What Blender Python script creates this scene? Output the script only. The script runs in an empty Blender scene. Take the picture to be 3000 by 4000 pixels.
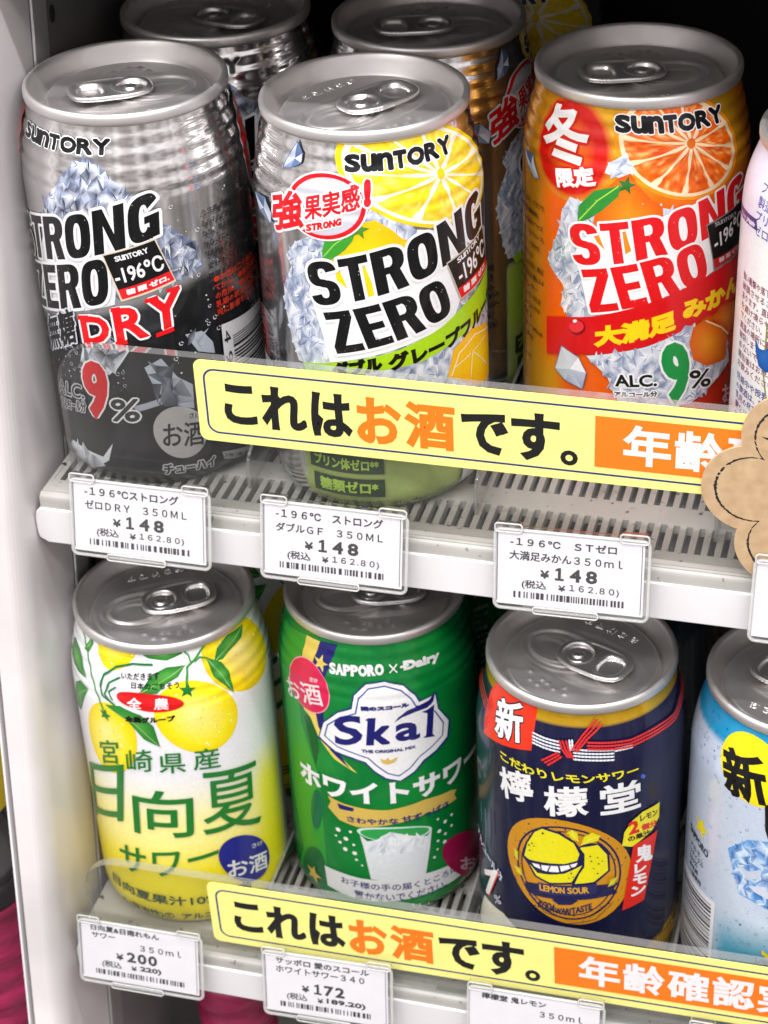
import bpy, math, random
from mathutils import Vector, Matrix
from mathutils.geometry import tessellate_polygon

# ------------------------------------------------------------------ camera, world, lamps, exposure
S = 0.001                      # everything below is written in millimetres
SC = bpy.context.scene
COL = SC.collection
PITCH, YAW, ROLL = 0.5929, -0.2944, -0.0513
def camera():
    cy, sy, cp, sp = math.cos(YAW), math.sin(YAW), math.cos(PITCH), math.sin(PITCH)
    f = Vector((sy*cp, cy*cp, -sp)); r = Vector((cy, -sy, 0)); u = r.cross(f)
    cr, sr = math.cos(ROLL), math.sin(ROLL)
    r2 = r*cr + u*sr; u2 = u*cr - r*sr
    cd = bpy.data.cameras.new('camera'); co = bpy.data.objects.new('camera', cd); COL.objects.link(co)
    m = Matrix((r2, u2, -f)).transposed().to_4x4(); m.translation = Vector((152.32, -464.17, 334.55))*S
    co.matrix_world = m
    cd.sensor_fit = 'HORIZONTAL'; cd.sensor_width = 36; cd.lens = 36*7773.0/3000
    cd.clip_start = 0.01; cd.clip_end = 20
    cd.dof.use_dof = True; cd.dof.focus_distance = 0.548; cd.dof.aperture_fstop = 38
    SC.camera = co
camera()
W = bpy.data.worlds.new('World'); SC.world = W; W.use_nodes = True
nt = W.node_tree; nt.nodes.clear()
wo = nt.nodes.new('ShaderNodeOutputWorld'); bg = nt.nodes.new('ShaderNodeBackground')
tc = nt.nodes.new('ShaderNodeTexCoord'); sx = nt.nodes.new('ShaderNodeSeparateXYZ'); rp = nt.nodes.new('ShaderNodeValToRGB')
nz = nt.nodes.new('ShaderNodeTexNoise'); nz.inputs['Scale'].default_value = 2.2; nz.inputs['Detail'].default_value = 2
mx = nt.nodes.new('ShaderNodeMath'); mx.operation = 'MULTIPLY_ADD'; mx.inputs[1].default_value = 0.5; mx.inputs[2].default_value = -0.17
ad = nt.nodes.new('ShaderNodeMath'); ad.operation = 'MULTIPLY_ADD'; ad.inputs[1].default_value = 1.35
nt.links.new(tc.outputs['Generated'], sx.inputs[0]); mpw = nt.nodes.new('ShaderNodeMapping'); mpw.inputs['Scale'].default_value = (3.6, 3.6, .5); nt.links.new(tc.outputs['Generated'], mpw.inputs[0]); nt.links.new(mpw.outputs[0], nz.inputs['Vector'])
nt.links.new(sx.outputs['Z'], mx.inputs[0]); nt.links.new(nz.outputs['Fac'], ad.inputs[0]); nt.links.new(mx.outputs[0], ad.inputs[2])
nt.links.new(ad.outputs[0], rp.inputs[0])
e = rp.color_ramp.elements
e[0].position = 0.12; e[0].color = (0.13, 0.12, 0.115, 1); e[1].position = 0.95; e[1].color = (1.25, 1.22, 1.24, 1)
k = e.new(0.45); k.color = (0.45, 0.42, 0.41, 1); k = e.new(0.62); k.color = (0.80, 0.76, 0.765, 1)
nt.links.new(rp.outputs[0], bg.inputs['Color']); bg.inputs['Strength'].default_value = 1.2
nt.links.new(bg.outputs[0], wo.inputs['Surface'])
def area(name, loc, target, sx_, sy_, power, col=(1, 0.975, 0.97)):
    ld = bpy.data.lights.new(name, 'AREA'); ld.shape = 'RECTANGLE'; ld.size = sx_; ld.size_y = sy_; ld.energy = power; ld.color = col
    o = bpy.data.objects.new(name, ld); COL.objects.link(o); o.location = loc
    d = Vector(target) - Vector(loc); o.rotation_euler = d.to_track_quat('-Z', 'Y').to_euler()
    return o
area('ceiling_light', (0.25, -1.15, 1.55), (0, 0.02, -0.02), 1.3, 0.16, 22)
area('ceiling_light', (-0.9, -1.9, 1.6), (0, 0.02, -0.02), 1.3, 0.16, 14)
area('case_light', (0.0, -0.17, 0.62), (0, 0.06, 0.0), 1.1, 0.018, 5.2, (1, 0.98, 1))
SC.view_settings.view_transform = 'Standard'; SC.view_settings.look = 'None'
SC.view_settings.exposure = 0.0; SC.view_settings.gamma = 1.0; SC.view_settings.use_curve_mapping = False
SC.cycles.max_bounces = 10; SC.cycles.transparent_max_bounces = 24; SC.cycles.caustics_reflective = False; SC.cycles.caustics_refractive = False

# ------------------------------------------------------------------ small helpers
def lin(h):
    if not isinstance(h, str): return h
    out = []
    for i in (0, 2, 4):
        c = int(h[i:i+2], 16)/255.0
        out.append(c/12.92 if c <= 0.04045 else ((c+0.055)/1.055)**2.4)
    m = 0.0 if len(h) == 6 else int(h[6:8], 16)/255.0
    return (out[0]*.96, out[1]*.96, out[2]*.96, m)
def mixc(a, b, t): return tuple(a[i]*(1-t)+b[i]*t for i in range(4))
def tag(o, label=None, cat=None, group=None, kind=None):
    if label: o['label'] = label
    if cat: o['category'] = cat
    if group: o['group'] = group
    if kind: o['kind'] = kind
    return o
def empty(name, loc, rz=0.0, parent=None):
    o = bpy.data.objects.new(name, None); COL.objects.link(o); o.empty_display_size = 0.01
    o.location = Vector(loc)*S; o.rotation_euler = (0, 0, rz); o.parent = parent
    return o
def link(name, me, parent=None, mats=()):
    for m in mats: me.materials.append(m)
    o = bpy.data.objects.new(name, me); COL.objects.link(o); o.parent = parent
    return o
def mesh(verts, faces, smooth=False, scale=S):
    me = bpy.data.meshes.new('mesh'); me.from_pydata([(v[0]*scale, v[1]*scale, v[2]*scale) for v in verts], [], faces)
    if smooth: me.polygons.foreach_set('use_smooth', [True]*len(me.polygons))
    me.update(); return me
class MB:
    def __init__(s): s.v = []; s.f = []
    def box(s, x0, x1, y0, y1, z0, z1, sl=0.0):
        b = len(s.v)
        for x in (x0, x1):
            for y in (y0, y1):
                for z in (z0, z1): s.v.append((x, y+sl*z, z))
        s.f += [tuple(b+i for i in q) for q in ((0,1,3,2),(4,6,7,5),(0,4,5,1),(2,3,7,6),(0,2,6,4),(1,5,7,3))]
    def prism(s, pts, lo, hi, fn):
        b = len(s.v); n = len(pts)
        for w in (lo, hi):
            for p in pts: s.v.append(fn(p[0], p[1], w))
        s.f.append(tuple(range(b+n-1, b-1, -1))); s.f.append(tuple(range(b+n, b+2*n)))
        for i in range(n):
            j = (i+1) % n; s.f.append((b+i, b+j, b+n+j, b+n+i))
    def tube(s, pts, r, closed=False, n=8):
        P = [Vector(p) for p in pts]; m = len(P); b = len(s.v); up = Vector((0, 1, 0.01))
        for i in range(m):
            a = P[(i-1) % m] if (closed or i) else P[i]; c = P[(i+1) % m] if (closed or i < m-1) else P[i]
            t = (c-a).normalized(); n1 = t.cross(up).normalized(); n2 = t.cross(n1)
            for k in range(n):
                g = 2*math.pi*k/n; q = P[i]+n1*(r*math.cos(g))+n2*(r*math.sin(g)); s.v.append(tuple(q))
        for i in range(m if closed else m-1):
            j = (i+1) % m
            for k in range(n):
                l = (k+1) % n; s.f.append((b+i*n+k, b+i*n+l, b+j*n+l, b+j*n+k))
        if not closed:
            s.f.append(tuple(b+k for k in range(n))); s.f.append(tuple(b+(m-1)*n+k for k in range(n-1, -1, -1)))
    def build(s, name, mat, parent=None, smooth=False, bevel=0.0, xf=None):
        vs = [xf(*v) for v in s.v] if xf else s.v
        me = mesh(vs, s.f, smooth); o = link(name, me, parent, [mat])
        if bevel:
            md = o.modifiers.new('bevel', 'BEVEL'); md.width = bevel*S; md.segments = 3; md.limit_method = 'ANGLE'; md.angle_limit = 0.6
            me.polygons.foreach_set('use_smooth', [True]*len(me.polygons)); w = o.modifiers.new('wn', 'WEIGHTED_NORMAL')
        return o

# ------------------------------------------------------------------ materials
def new_mat(name):
    m = bpy.data.materials.new(name); m.use_nodes = True
    return m, m.node_tree, m.node_tree.nodes['Principled BSDF']
def P(b, **kw):
    for k_, v in kw.items(): b.inputs[k_.replace('_', ' ')].default_value = v
def noise_rgb(t, scale, detail, stops, coord='Object', stretch=None):
    c = t.nodes.new('ShaderNodeTexCoord'); n = t.nodes.new('ShaderNodeTexNoise'); r = t.nodes.new('ShaderNodeValToRGB')
    n.inputs['Scale'].default_value = scale; n.inputs['Detail'].default_value = detail
    src = c.outputs[coord]
    if stretch:
        mp = t.nodes.new('ShaderNodeMapping'); mp.inputs['Scale'].default_value = stretch; t.links.new(src, mp.inputs[0]); src = mp.outputs[0]
    t.links.new(src, n.inputs['Vector']); t.links.new(n.outputs['Fac'], r.inputs[0])
    e = r.color_ramp.elements
    e[0].position, e[0].color = stops[0]; e[1].position, e[1].color = stops[-1]
    for p_, c_ in stops[1:-1]:
        q = e.new(p_); q.color = c_
    return n, r
def bump(t, b, fac, strength, dist):
    bp = t.nodes.new('ShaderNodeBump'); bp.inputs['Strength'].default_value = strength; bp.inputs['Distance'].default_value = dist
    t.links.new(fac, bp.inputs['Height']); t.links.new(bp.outputs[0], b.inputs['Normal'])
def simple(name, col, rough, scale=60, var=0.12, bmp=0.1, **kw):
    m, t, b = new_mat(name)
    c0 = tuple(c*(1-var) for c in col)+(1,); c1 = tuple(min(1, c*(1+var*.5)) for c in col)+(1,)
    n, r = noise_rgb(t, scale, 5, [(0.3, c0), (0.7, c1)]); t.links.new(r.outputs[0], b.inputs['Base Color']); P(b, Roughness=rough, **kw)
    if bmp: bump(t, b, n.outputs['Fac'], bmp, 0.0004)
    return m
def ink_material():
    m, t, b = new_mat('printed_can_ink')
    a = t.nodes.new('ShaderNodeAttribute'); a.attribute_name = 'Col'
    n, r = noise_rgb(t, 900, 3, [(0.25, (.90, .90, .90, 1)), (0.75, (1, 1, 1, 1))])
    mu = t.nodes.new('ShaderNodeMixRGB'); mu.blend_type = 'MULTIPLY'; mu.inputs[0].default_value = 1
    t.links.new(a.outputs['Color'], mu.inputs[1]); t.links.new(r.outputs[0], mu.inputs[2])
    t.links.new(mu.outputs[0], b.inputs['Base Color']); t.links.new(a.outputs['Alpha'], b.inputs['Metallic'])
    P(b, Coat_Weight=0.32, Coat_Roughness=0.045, Coat_IOR=1.5, Specular_IOR_Level=0.28)
    ro = t.nodes.new('ShaderNodeMath'); ro.operation = 'MULTIPLY_ADD'; ro.inputs[1].default_value = -0.165; ro.inputs[2].default_value = 0.30; t.links.new(a.outputs['Alpha'], ro.inputs[0]); t.links.new(ro.outputs[0], b.inputs['Roughness'])
    n2, r2 = noise_rgb(t, 45, 2, [(0.2, (0, 0, 0, 1)), (0.8, (1, 1, 1, 1))], stretch=(1, 1, .35))
    bump(t, b, n2.outputs['Fac'], 0.06, 0.003)
    return m
def aluminium(name, col, rough, stretch, bs=0.05):
    m, t, b = new_mat(name)
    n, r = noise_rgb(t, 120, 3, [(0.3, (rough*.9,)*3+(1,)), (0.7, (rough*1.15,)*3+(1,))], stretch=stretch)
    t.links.new(r.outputs[0], b.inputs['Roughness']); P(b, Base_Color=col+(1,), Metallic=bs)
    return m
def clear(name, tint, fac_t, white, rough=0.05, haze=0.0):
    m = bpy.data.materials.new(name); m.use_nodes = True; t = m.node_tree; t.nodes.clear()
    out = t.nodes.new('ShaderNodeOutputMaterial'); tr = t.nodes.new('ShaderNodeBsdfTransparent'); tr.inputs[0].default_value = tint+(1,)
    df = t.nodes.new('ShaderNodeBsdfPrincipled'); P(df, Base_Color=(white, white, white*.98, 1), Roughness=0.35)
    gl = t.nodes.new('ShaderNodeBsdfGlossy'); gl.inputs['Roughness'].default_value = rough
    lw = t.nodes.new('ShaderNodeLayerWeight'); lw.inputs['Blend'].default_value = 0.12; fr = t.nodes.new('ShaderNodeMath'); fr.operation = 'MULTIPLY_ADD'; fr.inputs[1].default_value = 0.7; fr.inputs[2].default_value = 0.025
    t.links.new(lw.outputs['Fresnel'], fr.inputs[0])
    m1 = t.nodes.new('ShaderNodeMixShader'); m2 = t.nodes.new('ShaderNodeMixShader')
    n, r = noise_rgb(t, 28, 8, [(0.35, (fac_t,)*3+(1,)), (0.62, (fac_t+haze*.4,)*3+(1,)), (0.85, (fac_t+haze,)*3+(1,))])  # patchy share of diffuse white, painted in for haze reflected by the plastic
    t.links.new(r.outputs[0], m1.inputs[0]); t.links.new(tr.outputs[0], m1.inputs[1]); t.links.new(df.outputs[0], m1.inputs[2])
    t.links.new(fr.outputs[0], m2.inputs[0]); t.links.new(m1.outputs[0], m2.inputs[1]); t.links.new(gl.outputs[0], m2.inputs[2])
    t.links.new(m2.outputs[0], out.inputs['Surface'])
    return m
INK = ink_material()
LIDM = aluminium('lid_aluminium', (.74, .715, .70), .42, (1, 1, 1), .88)
TABM = aluminium('tab_aluminium', (.80, .78, .765), .30, (1, 1, 1), .92)
def sign_ink():
    m, t, b = new_mat('sign_print')
    a = t.nodes.new('ShaderNodeAttribute'); a.attribute_name = 'Col'
    n, r = noise_rgb(t, 120, 4, [(0.3, (.95, .95, .95, 1)), (0.7, (1, 1, 1, 1))])
    mu = t.nodes.new('ShaderNodeMixRGB'); mu.blend_type = 'MULTIPLY'; mu.inputs[0].default_value = 1
    t.links.new(a.outputs['Color'], mu.inputs[1]); t.links.new(r.outputs[0], mu.inputs[2]); t.links.new(mu.outputs[0], b.inputs['Base Color'])
    P(b, Roughness=0.45, Coat_Weight=0.12, Coat_Roughness=0.15, Specular_IOR_Level=0.3)
    n3, r3 = noise_rgb(t, 14, 3, [(0.2, (0, 0, 0, 1)), (0.8, (1, 1, 1, 1))])
    bump(t, b, n3.outputs['Fac'], 0.12, 0.004)
    return m
SIGN = sign_ink()

# ------------------------------------------------------------------ glyph outlines
GC = {}
def glyph(s, res=3):
    k_ = (s, res)
    if k_ in GC: return GC[k_]
    cu = bpy.data.curves.new('t', 'FONT'); cu.body = s; cu.resolution_u = res; cu.fill_mode = 'FRONT'
    o = bpy.data.objects.new('t', cu); COL.objects.link(o)
    dg = bpy.context.evaluated_depsgraph_get(); me = bpy.data.meshes.new_from_object(o.evaluated_get(dg))
    vs = [(v.co.x, v.co.y) for v in me.vertices]; fs = []
    for p in me.polygons:
        ids = list(p.vertices); A = 0
        for i in range(len(ids)):
            a, b = vs[ids[i]], vs[ids[(i+1) % len(ids)]]; A += a[0]*b[1]-a[1]*b[0]
        if A < 0: ids.reverse()
        if abs(A) > 1e-9: fs.append(ids)
    ed = {}
    for f in fs:
        for i in range(len(f)):
            a, b = f[i], f[(i+1) % len(f)]; ed[(a, b)] = 1
    bd = [(a, b) for (a, b) in ed if (b, a) not in ed]
    bpy.data.objects.remove(o); bpy.data.curves.remove(cu); bpy.data.meshes.remove(me)
    if vs:
        xs = [v[0] for v in vs]; ys = [v[1] for v in vs]; bb = (min(xs), max(xs), min(ys), max(ys))
    else: bb = (0, 1, 0, 1)
    GC[k_] = (vs, fs, bd, bb); return GC[k_]

# ------------------------------------------------------------------ painter: printed artwork as thin layers of ink
class Paint:
    STEP = 0.010
    def __init__(s): s.P = []; s.lv = 0; s.j = 0
    def nxt(s): s.lv += 1; s.j = 0
    def h(s):
        s.j += 1
        return s.lv*s.STEP + (s.j % 32)*0.0003
    def raw(s, pts, cols, h=None):
        A = sum(pts[i-1][0]*pts[i][1]-pts[i][0]*pts[i-1][1] for i in range(len(pts)))
        if A < 0: pts, cols = list(pts)[::-1], list(cols)[::-1]
        s.P.append(([(p[0], p[1])+tuple(c) for p, c in zip(pts, cols)], s.h() if h is None else h))
    def conv(s, pts, col, h=None): s.raw(pts, [col]*len(pts), h)
    def poly(s, pts, col):
        h = s.lv*s.STEP; v3 = [Vector((p[0], p[1], 0)) for p in pts]
        for t in tessellate_polygon([v3]):
            q = [pts[i] for i in t]; s.conv(q, col, h)
        s.nxt()
    def fan(s, pts, c0, c1, ctr=None, h=None):
        n = len(pts); c = ctr or (sum(p[0] for p in pts)/n, sum(p[1] for p in pts)/n); h = s.lv*s.STEP if h is None else h
        for i in range(n): s.raw([c, pts[i], pts[(i+1) % n]], [c0, c1, c1], h)
    def stroke(s, pts, w, col, closed=False):
        n = len(pts)
        for i in range(n if closed else n-1):
            a, b = pts[i], pts[(i+1) % n]; dx, dy = b[0]-a[0], b[1]-a[1]; L = math.hypot(dx, dy)
            if L < 1e-6: continue
            nx, ny = -dy/L*w/2, dx/L*w/2
            s.conv([(a[0]-nx, a[1]-ny), (b[0]-nx, b[1]-ny), (b[0]+nx, b[1]+ny), (a[0]+nx, a[1]+ny)], col)
        for p in pts: s.disc(p, w/2, col, 8)
        s.nxt()
    def disc(s, p, r, col, n=10): s.conv([(p[0]+r*math.cos(2*math.pi*k_/n), p[1]+r*math.sin(2*math.pi*k_/n)) for k_ in range(n)], col)
    def glyphs(s, g, M, bold, col, rnd=False):
        vs, fs, bd, bb = g; V = [M(*v) for v in vs]; h = s.h()
        for f in fs: s.conv([V[i] for i in f], col, h)
        if bold <= 0: return
        nx_ = {}; pv = {}
        for a, b in bd: nx_[a] = b; pv[b] = a
        def nr(a, b):
            dx, dy = V[b][0]-V[a][0], V[b][1]-V[a][1]; L = math.hypot(dx, dy)
            return None if L < 1e-7 else (dy/L*bold, -dx/L*bold)
        for a, b in bd:
            n = nr(a, b)
            if not n: continue
            s.conv([V[a], (V[a][0]+n[0], V[a][1]+n[1]), (V[b][0]+n[0], V[b][1]+n[1]), V[b]], col)
            c = nx_.get(b)
            if c is None: continue
            m = nr(b, c)
            if not m: continue
            cr = n[0]*m[1]-n[1]*m[0]; dt = n[0]*m[0]+n[1]*m[1]
            if cr > 1e-4*bold*bold:
                B = V[b]; p1 = (B[0]+n[0], B[1]+n[1]); p2 = (B[0]+m[0], B[1]+m[1]); k_ = bold*bold/(bold*bold+dt) if bold*bold+dt > 1e-9 else 99
                if k_ < 2.2 and not rnd: s.conv([B, p1, (B[0]+(n[0]+m[0])*k_, B[1]+(n[1]+m[1])*k_), p2], col)
                else:
                    mx_, my_ = n[0]+m[0], n[1]+m[1]; L = math.hypot(mx_, my_) or 1
                    s.conv([B, p1, (B[0]+mx_/L*bold, B[1]+my_/L*bold), p2], col)
    def text(s, txt, BL, BR, TL, col, bold=0, ocol=None, ow=0, mode='t', res=3, rnd=False, pre=0):
        ax = (BR[0]-BL[0], BR[1]-BL[1]); ay = (TL[0]-BL[0], TL[1]-BL[1]); LX = math.hypot(*ax); LY = math.hypot(*ay)
        if LX < .2 or LY < .2: return
        if ax[0]*ay[1]-ax[1]*ay[0] < 0: return
        px_, py_ = min(.3, bold/LX), min(.3, bold/LY); items = []
        if mode == 't':
            g = glyph(txt, res); bb = g[3]; w = (bb[1]-bb[0]) or 1; hh = (bb[3]-bb[2]) or 1
            def M(x, y):
                a = px_+(x-bb[0])/w*(1-2*px_); b = py_+(y-bb[2])/hh*(1-2*py_)
                return (BL[0]+ax[0]*a+ay[0]*b, BL[1]+ax[1]*a+ay[1]*b)
            items.append((g, M))
        else:
            wt = {'S': .95, 'u': .95, 'n': .95, 'T': .85, 'O': 1.15, 'Y': 1.05, 'I': .45, ' ': .5, 'E': .85, 'M': 1.2, 'L': .8}
            if mode == 'fit' and len(txt) < 7 : wt = {'E': .85, 'N': 1.05, 'Z': .95}
            full = ('STRONG' if pre == 2 else 'Z') if pre else ''
            W_ = [wt.get(c, 1) for c in txt]; tot = sum(W_); x0 = 0.0
            seq = list(zip(txt, W_)); start = 0.0
            if pre:
                ex = [(c, wt.get(c, 1)) for c in full[:pre]]; start = -sum(w for _, w in ex)/tot; seq = ex+seq
            x = start
            for c, w in seq:
                ww = w/tot
                if c != ' ':
                    g = glyph(c, res); bb = g[3]; gap = .02*ww + px_*.75; x_0, x_1 = x+gap, x+ww-gap
                    def M(X, Y, x_0=x_0, x_1=x_1, bb=bb):
                        a = x_0+(X-bb[0])/(bb[1]-bb[0])*(x_1-x_0); b = py_+(Y-bb[2])/(bb[3]-bb[2])*(1-2*py_)
                        return (BL[0]+ax[0]*a+ay[0]*b, BL[1]+ax[1]*a+ay[1]*b)
                    items.append((g, M))
                x += ww
        if ocol:
            for g, M in items: s.glyphs(g, M, bold+ow, ocol, True)
            s.nxt()
        for g, M in items: s.glyphs(g, M, bold, col, rnd)
        s.nxt()
    def ell(s, c, rx, ry, n=40): return [(c[0]+(rx[0]-c[0])*math.cos(t)+(ry[0]-c[0])*math.sin(t), c[1]+(rx[1]-c[1])*math.cos(t)+(ry[1]-c[1])*math.sin(t)) for t in [2*math.pi*i/n for i in range(n)]]

def arc_band(cx, cy, a, b, ia, ib, d0, d1, p=2.6, n=16, q=2.4):
    out = []; T = [math.radians(d0+(d1-d0)*i/n) for i in range(n+1)]
    f_ = lambda t, A, B, e_: (cx+A*math.copysign(abs(math.cos(t))**(2/e_), math.cos(t)), cy+B*math.copysign(abs(math.sin(t))**(2/e_), math.sin(t)))
    for t0, t1 in zip(T, T[1:]): out.append([f_(t0, ia, ib, q), f_(t0, a, b, p), f_(t1, a, b, p), f_(t1, ia, ib, q)])
    return out
def bx4(x0, x1, y0, y1): return [(x0, y0), (x1, y0), (x1, y1), (x0, y1)]
BLOCK = {
 'T': [bx4(0, 1, .82, 1), bx4(.32, .68, 0, .82)],
 'E': [bx4(0, .40, 0, 1), bx4(.40, 1, .82, 1), bx4(.40, .90, .42, .59), bx4(.40, 1, 0, .18)],
 'Z': [bx4(.04, .97, .82, 1), bx4(0, 1, 0, .18), [(0, .18), (.42, .18), (.97, .82), (.55, .82)]],
 'N': [bx4(0, .33, 0, 1), bx4(.67, 1, 0, 1), [(.33, 1), (.33, .62), (.67, 0), (.67, .38)]],
 'O': arc_band(.5, .5, .5, .5, .14, .30, 0, 360, 2.9, 36),
 'G': arc_band(.5, .5, .5, .5, .14, .30, 32, 322, 2.9, 30)+[bx4(.52, 1, .37, .53), bx4(.68, 1, .02, .37), [(.64, .14), (.72, 0), (.78, .0), (.78, .37)]],
 'S': arc_band(.5, .715, .5, .285, .13, .12, 8, 262, 2.5, 22)+arc_band(.5, .285, .5, .285, .13, .12, 82, -172, 2.5, 22)+[[(.30, .62), (.40, .42), (.70, .38), (.60, .58)]],
 'R': [bx4(0, .37, 0, 1), bx4(.37, .52, .83, 1), bx4(.37, .52, .42, .58)]+arc_band(.5, .71, .5, .29, .13, .13, -92, 92, 2.5, 16)+[[(.45, .50), (.64, 0), (1.02, 0), (.80, .52)]]}
def block_text(pt, txt, pre, BL, BR, TL, col, ocol, ow):
    ax = (BR[0]-BL[0], BR[1]-BL[1]); ay = (TL[0]-BL[0], TL[1]-BL[1]); wt = {'T': .92, 'E': .86, 'N': 1.08, 'Z': .95, 'G': 1.03}
    ws = [wt.get(c, 1) for c in txt]; tot = sum(ws); seq = list(zip(txt, ws)); x = 0.0
    if pre:
        ex = [(c, wt.get(c, 1)) for c in (('STRONG' if pre == 2 else 'Z')[:pre])]; x = -sum(w for _, w in ex)/tot; seq = ex+seq
    P_ = []
    for c, w in seq:
        ww = w/tot; x0, x1 = x+.045*ww, x+ww-.045*ww
        for poly in BLOCK[c]: P_.append([(BL[0]+ax[0]*(x0+(x1-x0)*p[0])+ay[0]*p[1], BL[1]+ax[1]*(x0+(x1-x0)*p[0])+ay[1]*p[1]) for p in poly])
        x += ww
    for q in P_:
        pt.conv(q, ocol)
        for i in range(len(q)):
            a, b = q[i], q[(i+1) % len(q)]; L = math.dist(a, b)
            if L < 1e-4: continue
            nx_, ny_ = (b[1]-a[1])/L*ow, -(b[0]-a[0])/L*ow
            pt.conv([(a[0]-nx_, a[1]-ny_), (b[0]-nx_, b[1]-ny_), (b[0]+nx_, b[1]+ny_), (a[0]+nx_, a[1]+ny_)], ocol); pt.disc(a, ow, ocol, 8)
    pt.nxt(); pt.nxt()
    for q in P_: pt.conv(q, col)
    pt.nxt()
    rn = random.Random(len(txt)); us = [p[0] for q in P_ for p in q]; vs = [p[1] for q in P_ for p in q]
    for _ in range(60):      # tiny worn specks printed in the lettering
        pt.disc((rn.uniform(min(us), max(us)), rn.uniform(min(vs), max(vs))), rn.uniform(.04, .13), ocol, 5)
    pt.nxt()

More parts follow.
